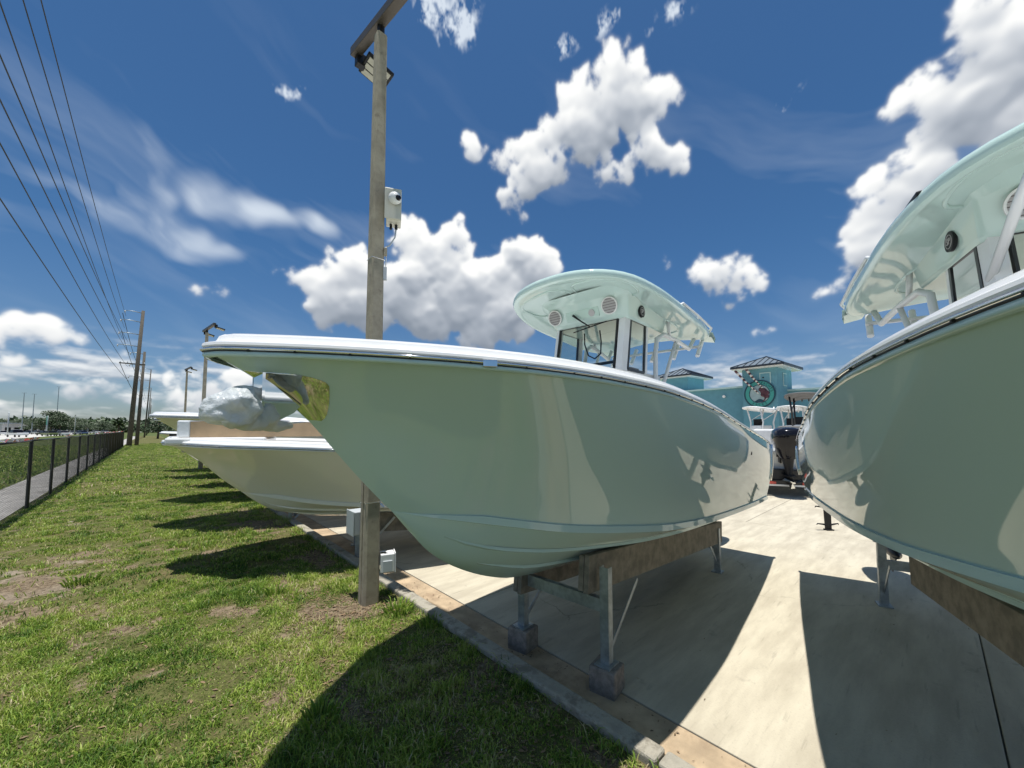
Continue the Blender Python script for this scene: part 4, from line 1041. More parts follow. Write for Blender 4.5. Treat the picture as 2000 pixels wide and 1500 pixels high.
# conduit groove, straps
MB().box((-.094, .0, 1.5), (.008, .035, 3.0)).build('conduit', M_POLE, lp1)
for z_ in (1.18, 3.98):
    sr = MB()
    a = .094 - .0045 * z_
    sr.tube([(a, -a, z_), (a, a, z_), (-a, a, z_), (-a, -a, z_), (a, -a, z_)], .004, 6); sr.build('strap_wire', M_STEEL, lp1)
lw = [(.095 + .03 * sin(t) , -.09 + .045 * cos(t * 1.3), 1.17 + .045 * sin(t * 1.6)) for t in np.linspace(0, 7, 40)]
MB().tube(lw, .004, 6).build('wire_coil', M_STEEL, lp1, smooth=True)
# camera box
cbx = empty('camera_box', (1.86, 4.36, 0), radians(-25)); tag(cbx, 'ivory junction box with a white dome camera strapped to the lamp post', 'security camera')
MB().box((.19, -.02, 4.62), (.17, .20, .36)).build('housing', M_IVORY, cbx, bevel=.012)
MB().box((.18, -.125, 4.63), (.19, .018, .37)).build('housing_lid', M_IVORY, cbx, bevel=.012)
cm = MB(); rows = [[(.20 + .075 * cos(a) * cos(b), -.16 - .055 * sin(b) , 4.68 + .075 * sin(a) * cos(b)) for a in (2 * pi * k / 20 for k in range(20))] for b in (0, .4, .8, 1.2, 1.5)]
dome = cm.grid(rows, True).build('dome_camera', M_WHITE, cbx, smooth=True)
MB().disc((.235, -.195, 4.67), (.6, -.8, -.1), .035, .03, 16, .02).build('lens', M_GLOSSBLK, dome, angle=40)
MB().tube([(.16, -.02, 4.43), (.16, -.02, 4.37)], .016, 10).tube([(.22, -.02, 4.43), (.22, -.02, 4.38)], .018, 10).build('cable_gland', M_BLACK, cbx, angle=40)
MB().tube([(.22, -.02, 4.38), (.21, -.02, 4.28), (.15, -.02, 4.17), (.10, -.02, 4.14)], .008, 8).build('cable', M_GREYBOX, cbx, smooth=True)
MB().tube([(.11, -.03, 4.14), (.115, -.03, 4.0), (.11, -.03, 3.86)], .005, 8).build('drop_cable', M_WHITE, cbx, smooth=True)
MB().box((.105, -.03, 3.82), (.04, .04, .16)).build('splice_box', M_GREYBOX, cbx, bevel=.006)
MB().box((.105, -.03, 4.08), (.04, .05, .09)).build('clip', M_POLE, cbx, bevel=.006)
# two utility boxes at the post
ub1 = empty('junction_box', (1.86, 4.36, 0), radians(-2)); tag(ub1, 'grey metal junction box on the left side of the lamp post', 'junction box')
q = gnd(684, 1030, .90)
MB().box((-.06, .22, .93), (.16, .22, .26)).build('box_body', M_GREYBOX, ub1, bevel=.008)
MB().box((-.145, .22, .93), (.012, .235, .275)).build('box_door', M_GREYBOX, ub1, bevel=.005)
ub2 = empty('outlet_box', (1.86, 4.36, 0), radians(-20)); tag(ub2, 'white outlet box low on the right side of the lamp post', 'outlet box')
MB().box((.19, -.01, .50), (.15, .16, .20)).build('box_body', M_WHITE, ub2, bevel=.008)
MB().box((.19, -.095, .47), (.10, .012, .12)).build('outlet_panel', M_GREYBOX, ub2, bevel=.004)
MB().box((.272, -.01, .50), (.012, .17, .215)).build('box_door', M_WHITE, ub2, bevel=.004)
MB().box((.15, -.02, .602), (.06, .05, .006)).build('knockout', M_BLACK, ub2)

# ------------------------------------------------------------------ fence
FX, FZ = -2.12, 1.72
fence = empty('chain_link_fence', (FX, 0, 0)); tag(fence, 'black chain link fence along the left of the lawn', 'fence')
ym = [3.0 * k for k in range(1, 21)]
pm = MB().tube([(0, 0, -.1), (0, 0, FZ)], .034, 10).disc((0, 0, FZ), (0, 0, 1), .036, .03, 10, .012).mesh('post', M_FENCE, angle=40)
net = MB()
def wire(a, b, r):
    a = Vector(a); b = Vector(b); d = (b - a).normalized(); u = d.orthogonal().normalized(); v_ = d.cross(u)
    ring = [u * r, (u * -.5 + v_ * .866) * r, (u * -.5 - v_ * .866) * r]
    net.add([a + q for q in ring] + [b + q for q in ring], [(0, 1, 4, 3), (1, 2, 5, 4), (2, 0, 3, 5)])
sp = .055 * 1.414; top_, bot_ = FZ - .02, .06; hh = top_ - bot_
k = -hh
while k < 3.0:
    y0, z0, y1, z1 = k, bot_, k + hh, top_
    if y0 < 0: z0 -= y0; y0 = 0
    if y1 > 3: z1 -= (y1 - 3); y1 = 3
    if y1 > y0: wire((0, y0, z0), (0, y1, z1), .0024); wire((.004, y0, top_ + bot_ - z0), (.004, y1, top_ + bot_ - z1), .0024)
    k += sp
netm = net.mesh('mesh_panel', M_FENCE)
railm = MB().tube([(0, 0, FZ - .01), (0, 3, FZ - .01)], .021, 8).mesh('top_rail', M_FENCE, smooth=True)
tw = MB().tube([(0, 0, .07), (0, 3, .07)], .004, 5).tube([(0, 0, .9), (0, 3, .9)], .003, 5).mesh('tension_wire', M_FENCE)
for i, y in enumerate(ym):
    for nm, m_ in (('post', pm),) + ((('mesh_panel', netm), ('top_rail', railm), ('tension_wire', tw)) if i < len(ym) - 1 else ()):
        o = bpy.data.objects.new(nm, m_); COL.objects.link(o); o.parent = fence; o.location = (0, y, float(lawn_z(FX, y)) - .07)
# red and white barrier tape caught on the top rail
def tape(label, y0, L, seed):
    r_ = random.Random(seed); root = empty('barrier_tape', (FX, y0, FZ)); tag(root, label, 'barrier tape', 'barrier tape along the fence top')
    n = max(4, int(L / .12)); P = []
    for k in range(n + 1):
        P.append((r_.uniform(-.06, .07), L * k / n, .02 + r_.uniform(-.02, .03)))
    for k in range(n):
        a, b = P[k], P[k + 1]; h = .035 + r_.uniform(0, .02); d = r_.uniform(-.05, .05)
        MB().add([a, b, (b[0] + d, b[1], b[2] + h), (a[0] + d, a[1], a[2] + h)], [(0, 1, 2, 3)]).build('tape_band', M_RED if k % 2 else M_TWHITE, root)
    return root
tape('red and white tape bunched on the nearest fence panel', 12.3, 2.4, 1)
tape('pale tape tail hanging at the first fence post in view', 15.1, .6, 2)
tape('short tape scrap on the rail past the third post in view', 20.2, 1.2, 3)
tape('tape knot on the rail past the sixth post in view', 30.5, 1.4, 4)
for k, y in enumerate((36, 39.5, 43, 47, 51, 55)):
    tape('fluttering tape ' + ['just past', 'second past', 'third past', 'fourth past', 'fifth past', 'last before'][k] + [' the sixth-post knot', ' the sixth-post knot', ' the sixth-post knot', ' the sixth-post knot', ' the sixth-post knot', ' the utility pole'][k], y, 2.0, 5 + k)

# ------------------------------------------------------------------ utility poles and lines
def upole(label, x, y, h, r, arms, dist=True, lean=(0, 0)):
    root = empty('utility_pole', (x, y, 0)); tag(root, label, 'utility pole', 'utility poles beyond the lawn')
    MB().tube([(0, 0, -.3), (lean[0] * .5, lean[1], h * .5), (lean[0], lean[1], h)], [r, r * .82, r * .62], 12).build('pole', M_WOODPOLE, root, smooth=True)
    for z, l in arms:
        t = lean[0] * z / h
        MB().tube([(t, 0, z), (t - l * .6, 0, z + .10), (t - l, 0, z + .05)], [.05, .04, .03], 8).build('davit_arm', M_GALV, root, smooth=True)
        MB().tube([(t - l, 0, z + .05), (t - l, 0, z - .20)], [.06, .04], 8).build('insulator', M_GREYBOX, root, smooth=True)
    if dist:
        MB().bar((-1.2, 0, h * .60), (1.0, 0, h * .60), .10, .12).build('crossarm', M_WOODPOLE, root)
        for q in (-1.1, -.5, .9): MB().tube([(q, 0, h * .60), (q, 0, h * .60 + .25)], [.05, .03], 8).build('insulator', M_GREYBOX, root, smooth=True)
    return root
UA = [(15.6, 1.5), (14.5, 1.75), (13.0, 1.8), (11.6, 1.8)]
upole('nearest tall utility pole at the far end of the fence', -1.75, 62.6, 15.9, .24, UA, True, (.55, 0))
upole('shorter pole standing tight beside the nearest utility pole', -1.15, 64.2, 11.3, .19, [(11.0, 1.2), (9.6, 1.2), (8.2, 1.2)], False, (.25, 0))
for k, (d, lab) in enumerate(((88, 'second utility pole of the line'), (128, 'third utility pole of the line'), (172, 'fourth utility pole of the line'), (222, 'farthest utility pole of the line'))):
    x, y = at_depth((284, 288, 290.5, 292)[k], d)
    upole(lab, x, y, 15.6, .15, UA[:3], False, (.5, 0))
# lines: from the arm tips of the nearest pole towards and past the camera
def px_at_x(x, y, X):
    d = ray(x, y); k = X / d[0]; return Vector((X, d[1] * k, CAMH + d[2] * k))
LN = [((246, 617), (80, 0), -2.75), ((243, 640), (45, 0), -2.9), ((240, 663), (5, 20), -2.95), ((250, 668), (0, 108), -2.7), ((252, 690), (0, 195), -2.7), ((249, 716), (0, 280), -2.8), ((252, 745), (0, 388), -2.75)]
LNAME = ['topmost', 'second from top', 'third from top', 'fourth from top', 'fifth from top', 'sixth from top', 'lowest']
for i, (a, b, X_) in enumerate(LN):
    d = ray(*a); k = 62.6 / d[1]; A = Vector((d[0] * k, 62.6, CAMH + d[2] * k))
    B = px_at_x(b[0], b[1], X_)
    ex = A + (B - A) * ((A.y + 12) / (A.y - B.y))
    P = []
    for q in range(33):
        t = q / 32; p = A.lerp(ex, t); tb = (A.y - B.y) / (A.y + 12)
        p.z += -2.2 * t * (tb - t) * 1.4 ; P.append(p)
    o = MB().tube(P, .015, 6).build('power_line', M_WIRE, smooth=True)
    tag(o, LNAME[i] + ' of the overhead wires sweeping into the upper left corner', 'power line', 'overhead wires')
for i, z in enumerate((15.3, 13.2, 9.6)):
    x1, y1 = at_depth(284, 88); P = [Vector((-2.9, 62.6, z)).lerp(Vector((x1 - 1.3, y1, z)), t / 8) - Vector((0, 0, .8 * sin(pi * t / 8))) for t in range(9)]
    x2, y2 = at_depth(290.5, 172); P += [Vector((x1 - 1.3, y1, z)).lerp(Vector((x2 - 1.3, y2, z)), t / 8) - Vector((0, 0, .8 * sin(pi * t / 8))) for t in range(1, 9)]
    o = MB().tube(P, .03, 5).build('power_line', M_WIRE, smooth=True); tag(o, ['upper', 'middle', 'lower'][i] + ' wire running on between the far utility poles', 'power line', 'overhead wires')

# ------------------------------------------------------------------ trees
def leaf_mat(name, col):
    m = bpy.data.materials.new(name); m.use_nodes = True; b = NB(m.node_tree); p = m.node_tree.nodes['Principled BSDF']
    g = b.n('ShaderNodeNewGeometry'); f = g.outputs['Random Per Island']
    b.put(p.inputs['Base Color'], b.mix(f, tuple(c * .55 for c in col) + (1,), tuple(c * 1.35 for c in col) + (1,))); p.inputs['Roughness'].default_value = .6; return m
M_LEAF = leaf_mat('leaf_dark', (0.040, 0.070, 0.022)); M_LEAF2 = leaf_mat('leaf_mid', (0.048, 0.078, 0.026)); M_PALM = leaf_mat('leaf_palm', (0.05, 0.075, 0.025))
def leaves(centres, n, size, r_):
    mb = MB()
    for c, R in centres:
        for k in range(n):
            d = Vector((r_.gauss(0, 1), r_.gauss(0, 1), r_.gauss(0, 1))).normalized() * (r_.random() ** .4); p = Vector((c[0] + d.x * R[0], c[1] + d.y * R[1], c[2] + d.z * R[2]))
            a = Vector((r_.gauss(0, 1), r_.gauss(0, 1), r_.gauss(0, 1))).normalized(); b = a.orthogonal().normalized(); s = size * r_.uniform(.6, 1.4)
            mb.add([p - a * s, p + b * s * .6, p + a * s, p - b * s * .6], [(0, 1, 2, 3)])
    return mb
def tree(label, x, y, h, wd, seed, m=None, n=60):
    r_ = random.Random(seed); root = empty('tree', (x, y, 0)); tag(root, label, 'tree', 'trees across the road')
    tk = MB().tube([(0, 0, -.3), (.1, 0, h * .3), (0, .1, h * .6)], [h * .035, h * .028, h * .012], 8)
    C = []
    for k in range(9):
        a = r_.uniform(0, 2 * pi); q = wd * .5 * r_.uniform(.1, .7); z = h * r_.uniform(.28, .84)
        tk.tube([(0, 0, h * .32), (cos(a) * q * .6, sin(a) * q * .6, z * .8), (cos(a) * q, sin(a) * q, z)], [h * .018, h * .01, h * .004], 6)
        C.append(((cos(a) * q, sin(a) * q, z), (wd * .22, wd * .22, h * .13)))
    C.append(((0, 0, h * .85), (wd * .25, wd * .25, h * .15)))
    tk.build('trunk', M_BARK, root, smooth=True); leaves(C, n, h * .026, r_).build('crown', m or M_LEAF, root, fix=False)
    return root
TT = [(100, 150, 15, 14, 'highest dark crowned tree above the green road sign'), (118, 150, 12, 14, 'broad dark tree right of the highest crown'), (136, 160, 11, 14, 'rounded tree right of the green road sign'),
      (84, 160, 10.5, 14, 'dark tree behind the left of the green road sign'), (66, 170, 10.5, 14, 'low dark tree between the two thin light poles'), (45, 180, 10, 16, 'low dark tree left of the light poles'), (15, 180, 10, 18, 'tree at the far left edge behind the red sign'),
      (160, 200, 9, 18, 'tree above the pale square sign'), (195, 200, 10, 14, 'tree midway to the utility pole'), (215, 210, 9, 16, 'tree left of the squat palm')]
for i, (px, d, h, wd, lab) in enumerate(TT):
    x, y = at_depth(px, d); tree(lab, x, y, h * .62, wd * .85, 20 + i, M_LEAF, 420)
x, y = at_depth(310, 78); tree('dark tree behind the sharp cream bow', x, y, 5.5, 5, 77, M_LEAF, 90)
# palm
x, y = at_depth(233, 112); pr_ = empty('palm_tree', (x, y, 0)); tag(pr_, 'squat palm tree left of the nearest utility pole', 'palm')
MB().tube([(0, 0, -.2), (.05, 0, 2.2), (0, 0, 3.6)], [.28, .22, .25], 10).build('trunk', M_BARK, pr_, smooth=True)
pf = MB(); r_ = random.Random(3)
for k in range(46):
    a = r_.uniform(0, 2 * pi); e = r_.uniform(-.6, 1.2); L = r_.uniform(1.4, 2.2); d = Vector((cos(a) * cos(e), sin(a) * cos(e), sin(e))); s = d.cross(Vector((0, 0, 1))).normalized()
    p0 = Vector((0, 0, 3.5)); p1 = p0 + d * L * .6; p2 = p0 + d * L - Vector((0, 0, .5))
    pf.add([p0, p1 + s * .3, p2, p1 - s * .3], [(0, 1, 2, 3)])
pf.build('crown', M_PALM, pr_, fix=False)
# far wood, one mass
r_ = random.Random(9); C = []
for k in range(150):
    px = -400 + k * 6.4; d = r_.uniform(215, 300); x, y = at_depth(px, d); C.append(((x, y, r_.uniform(2, 5)), (8, 8, r_.uniform(3.5, 6))))
stuff(leaves(C, 150, 1.1, r_).build('far_wood', M_LEAF2, None, fix=False), 'distant dark tree line along the left horizon', 'woods')
C = []
for k in range(160):
    a = radians(60 + k * 1.6); d = r_.uniform(180, 260); C.append(((sin(a) * d, cos(a) * d, r_.uniform(2, 5)), (9, 9, 6)))
stuff(leaves(C, 22, 1.3, r_).build('far_wood', M_LEAF2, None, fix=False), 'distant tree belt behind and right of the yard', 'woods')

# ------------------------------------------------------------------ traffic and signs
def car(label, px, d, mc, heading, kind='car'):
    x, y = at_depth(px, d); root = empty('pickup_truck' if kind == 'pickup' else 'car', (x, y, 0), heading); tag(root, label, 'pickup' if kind == 'pickup' else 'car', 'traffic on the road')
    L, W = (5.4, 1.95) if kind == 'pickup' else (4.5, 1.8)
    h0, h1 = (.45, 1.05) if kind == 'pickup' else (.32, .88)
    P = [(-L / 2, h0), (-L / 2, h1 - .05), (-L / 2 + .3, h1 + .02), (L / 2 - 1.2, h1), (L / 2 - .15, h1 - .15), (L / 2, h0 + .1), (L / 2, h0)]
    MB().grid([[(a, -W / 2, b) for a, b in P], [(a, W / 2, b) for a, b in P]]).add([(a, -W / 2, b) for a, b in P], [tuple(range(7))]).add([(a, W / 2, b) for a, b in P], [tuple(range(7))[::-1]]).add([(P[0][0], -W / 2, h0), (P[0][0], W / 2, h0), (P[-1][0], W / 2, h0), (P[-1][0], -W / 2, h0)], [(0, 1, 2, 3)]).build('body', mc, root, bevel=.08)
    c0, c1 = (-.5, 1.5) if kind == 'pickup' else (-L / 2 + .5, L / 2 - 1.2); ch = 1.85 if kind == 'pickup' else 1.45
    q = [(c0, h1), (c0 + .35, ch), (c1 - .7, ch), (c1, h1)]
    MB().grid([[(a, -W / 2 + .08 + (.12 if b > h1 else 0), b) for a, b in q], [(a, W / 2 - .08 - (.12 if b > h1 else 0), b) for a, b in q]]).add([(a, -W / 2 + .08 + (.12 if b > h1 else 0), b) for a, b in q], [(0, 1, 2, 3)]).add([(a, W / 2 - .08 - (.12 if b > h1 else 0), b) for a, b in q], [(3, 2, 1, 0)]).build('window_glass', M_GLOSSBLK, root)
    MB().box(((c0 + c1) / 2 - .15, 0, ch + .02), (c1 - c0 - 1.1, W - .42, .06)).build('roof', mc, root, bevel=.02)
    for sx in (-1, 1):
        for sy in (-1, 1):
            MB().disc((sx * L * .31, sy * (W / 2 - .1), .33), (0, sy, 0), .33, .14, 14).build('wheel', M_TYRE, root, angle=40)
    for sy in (-1, 1): MB().box((L / 2 - .02, sy * W * .36, h1 - .25), (.06, .3, .14)).build('headlight', M_LIGHTPANEL, root)
    return root
CW, CS, CK, CG, CB = mat('car_white', (.75, .75, .74), .2, coat=.5), mat('car_silver', (.45, .46, .48), .25, metal=.4), mat('car_black', (.02, .02, .025), .15, coat=.5), mat('car_green', (.16, .19, .07), .3), mat('car_blue', (.06, .10, .2), .2, coat=.5)
HD = radians(90)
car('white pickup truck nearest on the road at far left', 36, 98, CW, HD + .5, 'pickup'); car('pale sedan at the left edge of the road', 8, 125, CW, HD + .4)
car('black car left of the olive car below the green sign', 88, 122, CK, HD + .5); car('olive green car below the green sign', 99, 112, CG, HD + .5)
car('white car right of the olive car', 122, 115, CW, HD + .5); car('dark pickup behind the white and olive cars', 113, 135, CK, HD + .5, 'pickup')
car('silver car far along below the pale square sign', 147, 150, CS, HD + .5); car('blue car far along past the pale sign', 161, 140, CB, HD + .5)
car('small white van-like car in the distance', 187, 170, CW, HD + .5); car('tiny silver car farthest along the road', 205, 190, CS, HD + .5); car('silver car behind the white pickup', 75, 150, CS, HD + .5); car('dark car between pickup and olive car', 58, 160, CB, HD + .5)
# shops across the road
for px, d, wd, h, lab, m_ in ((35, 175, 34, 4.2, 'long low pale shop behind the traffic at left', M_RUST), (78, 190, 20, 5, 'pale square shop left of the green sign', M_RUST), (170, 230, 40, 4, 'low grey building beyond the pale square sign', M_GREYBOX)):
    x, y = at_depth(px, d); r0 = empty('shop_building', (x, y, 0), radians(70)); tag(r0, lab, 'building', 'low buildings across the road')
    MB().box((0, 0, h / 2), (wd, 10, h)).build('wall', m_, r0); MB().box((0, 0, h + .25), (wd + .6, 10.6, .5)).build('roof_edge', M_GREYBOX, r0)
    for k in range(int(wd / 5)):
        for s_ in (-1, 1): MB().box((-wd / 2 + 3 + k * 5, s_ * 5.02, 1.6), (3, .08, 2.2)).build('window', M_GLOSSBLK, r0)
def sign(label, px, d, z0, z1, wd, m_, nm='road_sign', legs=2, extra=None):
    x, y = at_depth(px, d); r0 = empty(nm, (x, y, 0), -YAW - radians(38)); tag(r0, label, 'sign', None)
    for k in range(legs):
        q = 0 if legs == 1 else (-wd * .42 + k * wd * .84); MB().tube([(q, .08, -.2), (q, .08, z1)], .12, 8).build('sign_post', M_GALV, r0, smooth=True)
    MB().box((0, 0, (z0 + z1) / 2), (wd, .10, z1 - z0)).build('sign_board', m_, r0, bevel=.02)
    MB().box((0, -.055, (z0 + z1) / 2), (wd * .94, .01, (z1 - z0) * .9)).build('sign_face', extra or m_, r0)
    return r0
sign('green highway direction sign on two posts', 92, 115, 3.2, 5.9, 4.2, M_GREENSIGN)
sign('tall grey sign with a dull red panel at far left', 16, 110, 2.6, 6.8, 3.6, M_GREYBOX, 'shop_sign', 2, M_BRICKRED)
sign('pale square shop sign on a single post', 147, 135, 3.2, 7, 2.8, M_CREAM, 'shop_sign', 1)
for px, d, h, lab in ((44, 140, 15, 'thin light pole left of the tree line peak, nearer one'), (64, 150, 15.5, 'thin light pole just left of the green sign'), (111, 165, 20, 'thin mast behind the highest tree')):
    x, y = at_depth(px, d); o = MB().tube([(0, 0, -.2), (0, 0, h)], [.16, .09], 8).bar((-.6, 0, h), (.6, 0, h), .12, .1).build('light_pole', M_GALV, smooth=False); o.location = (x, y, 0); tag(o, lab, 'light pole', 'thin poles across the road')

# ------------------------------------------------------------------ teal building
BA = radians(4)                      # facade runs along this azimuth (from +Y)
fx_d = Vector((sin(BA), cos(BA), 0)); bx_d = Vector((cos(BA), -sin(BA), 0))
BDEP = 36.0
cx_, cy_ = at_depth(1520.5, BDEP)       # nearest corner of the right-hand tower
bld = empty('teal_building', (cx_, cy_, 0), -BA)   # local +Y along facade (to the left in view), +X into the building
tag(bld, 'teal stucco building with two hip roofed towers and a round emblem', 'building')
TW, TD, TE = 2.95, 4.2, 7.95
MB().box((TD / 2, TW / 2, TE / 2), (TD, TW, TE)).build('tower_wall', M_TEAL, bld)
def hip(y0, wd, x0, dp, z, hh, oh=.75):
    a, b, c, d = (x0 - oh, y0 - oh), (x0 + dp + oh, y0 - oh), (x0 + dp + oh, y0 + wd + oh), (x0 - oh, y0 + wd + oh); pk = (x0 + dp / 2, y0 + wd / 2, z + hh)
    rf = MB().add([(*a, z), (*b, z), (*c, z), (*d, z), pk], [(0, 1, 4), (1, 2, 4), (2, 3, 4), (3, 0, 4)]).build('roof', M_ROOF, bld)
    fa = MB()
    for p, q in ((a, b), (b, c), (c, d), (d, a)): fa.bar((*p, z - .06), (*q, z - .06), .12, .18)
    fa.build('fascia', M_SEAM, rf)
    MB().box((x0 + dp / 2, y0 + wd / 2, z - .20), (dp + 2 * oh - .1, wd + 2 * oh - .1, .12)).build('soffit', M_WHITE, rf)
    seam_edges = ((a, b), (b, c), (c, d), (d, a))
    for p, q in seam_edges:
        MB().bar((*p, z + .03), pk, .10, .10).build('hip_ridge', M_SEAM, rf)
        for k in range(1, 8):
            t = k / 8; e = Vector((p[0] + (q[0] - p[0]) * t, p[1] + (q[1] - p[1]) * t, z + .02))
            m_ = Vector(((p[0] + q[0]) / 2, (p[1] + q[1]) / 2, z)); up = Vector(pk) - m_; f = 1 - abs(2 * t - 1)
            MB().bar(e, e + up * f * .98 + Vector((0, 0, .03)), .05, .07).build('roof_seam', M_SEAM, rf)
    return rf
hip(0, TW, 0, TD, TE + .1, 1.15)
# small square louvres in frames on both visible tower faces
for (cxx, cyy, ax) in ((-.03, .95, 'x'), (2.1, -.03, 'y')):
    d = (.05, .95, 1.25) if ax == 'x' else (.95, .05, 1.25)
    fr = MB().box((cxx, cyy, 6.75), d).build('window', M_TEALL, bld)
    d2 = (.05, .78, 1.05) if ax == 'x' else (.78, .05, 1.05)
    MB().box((cxx - (.012 if ax == 'x' else 0), cyy - (.012 if ax == 'y' else 0), 6.75), d2).build('pane', M_TEAL, fr)
MB().box((-.06, 1.1, 6.9), (.05, .14, .12)).build('louvre_knob', M_BLACK, bld)
for z in (7.05, 1.0): MB().box((-.012, TW / 2, z), (.03, TW + .03, .06)).build('band_course', M_TEAL, bld)
# long wall left of the tower and the lower wing on the right
MB().box((1.2 + 4, TW + 11, 3.1), (8, 22, 6.2)).build('main_wall', M_TEAL, bld)
MB().box((1.2 + 3.9, TW + 11.2, 6.28), (8.4, 22.4, .16)).build('parapet_cap', M_TEALL, bld)
MB().box((1.1, TW + 8, 1.6), (.2, 7, .25)).build('canopy_band', M_TEALL, bld)
MB().box((1.12, TW + 6, .8), (.12, 10, 1.6)).build('plinth', M_GREYCANV, bld)
MB().box((5.5 + TD / 2, -7, 2.9), (9, 15, 5.6)).build('side_wing', M_TEAL, bld)
MB().box((5.4 + TD / 2, -7, 5.78), (9.4, 15.4, .16)).build('wing_parapet', M_TEALL, bld)
wl = MB().disc((1.1, TW + 2.2, 5.4), (-1, 0, 0), .14, .16, 14).build('wall_lamp', M_WHITE, bld, angle=40)
# far tower
fx0, fy0 = at_depth(1345, 45); fq = Matrix.Rotation(BA, 3, 'Z') @ Vector((fx0 - cx_, fy0 - cy_, 0))
MB().box((fq.x + 2, fq.y + 1.6, 4.1), (4.0, 3.2, 8.2)).build('tower_wall', M_TEAL, bld)
hip(fq.y, 3.2, fq.x, 4.0, 8.3, 1.1)
# round emblem
em = empty('round_sign', (0, 0, 0)); em.parent = bld
bpy.data.objects.remove(em)
EC = Vector((-.03, 1.46, 5.36))
rs = MB().disc(EC, (-1, 0, 0), 1.30, .05, 48).build('emblem', M_SIGNIN, bld, angle=40)
MB().ring(EC + Vector((-.02, 0, 0)), (-1, 0, 0), 1.22, 1.34, .06, 56).build('emblem_rim', M_DKTEAL, rs, angle=40)
MB().ring(EC + Vector((-.02, 0, 0)), (-1, 0, 0), .90, 1.22, .045, 56).build('emblem_band', M_RING, rs, angle=40)
MB().ring(EC + Vector((-.02, 0, 0)), (-1, 0, 0), .84, .90, .055, 56).build('emblem_inner_rim', M_DKTEAL, rs, angle=40)
def arc_text(txt, a0, a1, r, size, flip=False):
    n = len(txt)
    for k, ch in enumerate(txt):
        a = radians(a0 + (a1 - a0) * k / max(1, n - 1)); me_ = text_mesh(ch, size, .01, 'emblem_letter'); me_.materials.clear(); me_.materials.append(M_DKTEAL)
        o = bpy.data.objects.new('emblem_letter', me_); COL.objects.link(o); o.parent = rs
        # seen from -X: picture right is local -Y
        B = Matrix(((0, 0, -1), (-1, 0, 0), (0, 1, 0))).to_4x4()
        rot = Matrix.Rotation((a - pi / 2) if not flip else (a + pi / 2), 4, 'Z')
        o.matrix_local = Matrix.Translation(EC + Vector((-.075, -cos(a) * r, sin(a) * r))) @ B @ rot
arc_text('YACHTS', 78, 12, 1.06, .30)
arc_text('SALES', 238, 300, 1.06, .28, True)
# crustacean figure with two long banded feelers running up past the ring
fig = MB()
for c, r0 in (((-.35, .25), .30), ((-.55, .05), .28), ((-.12, .42), .20), ((-.62, -.25), .18), ((-.30, -.08), .22)):
    fig.disc(EC + Vector((-.05, c[0], c[1])), (-1, 0, 0), r0, .10, 14, r0 * .6)
fig.tube([EC + Vector((-.1, -.35, -.1)), EC + Vector((-.1, -.5, -.45)), EC + Vector((-.1, -.3, -.75))], [.10, .07, .03], 8)
fig.build('emblem_figure', M_MAROON, rs, angle=40)
MB().grid([[EC + Vector((-.055, .55 - q * 1.1, -.60 - .12 * cos(q * 6.28))), EC + Vector((-.055, .45 - q * .9, -.80))] for q in (k / 12 for k in range(13))]).build('emblem_hill', M_DKTEAL, rs)
for k, (pa, pb, pc, pd) in enumerate((((.05, .05), (.50, .60), (1.1, 1.2), (1.95, 2.40)), ((-.30, .55), (-.05, .95), (.35, 1.4), (1.0, 2.50)))):
    N = 14
    def bz(t): return tuple((1 - t) ** 3 * pa[i] + 3 * (1 - t) ** 2 * t * pb[i] + 3 * (1 - t) * t * t * pc[i] + t ** 3 * pd[i] for i in (0, 1))
    for j in range(N):
        p, q = bz(j / N), bz((j + 1) / N); r0 = .06 + .06 * (j / N)
        MB().tube([EC + Vector((-.16 - .25 * (j / N), p[0], p[1])), EC + Vector((-.16 - .25 * ((j + 1) / N), q[0], q[1]))], r0, 8).build('feeler_band', M_MAROON if j % 2 else M_TWHITE, rs, smooth=True)

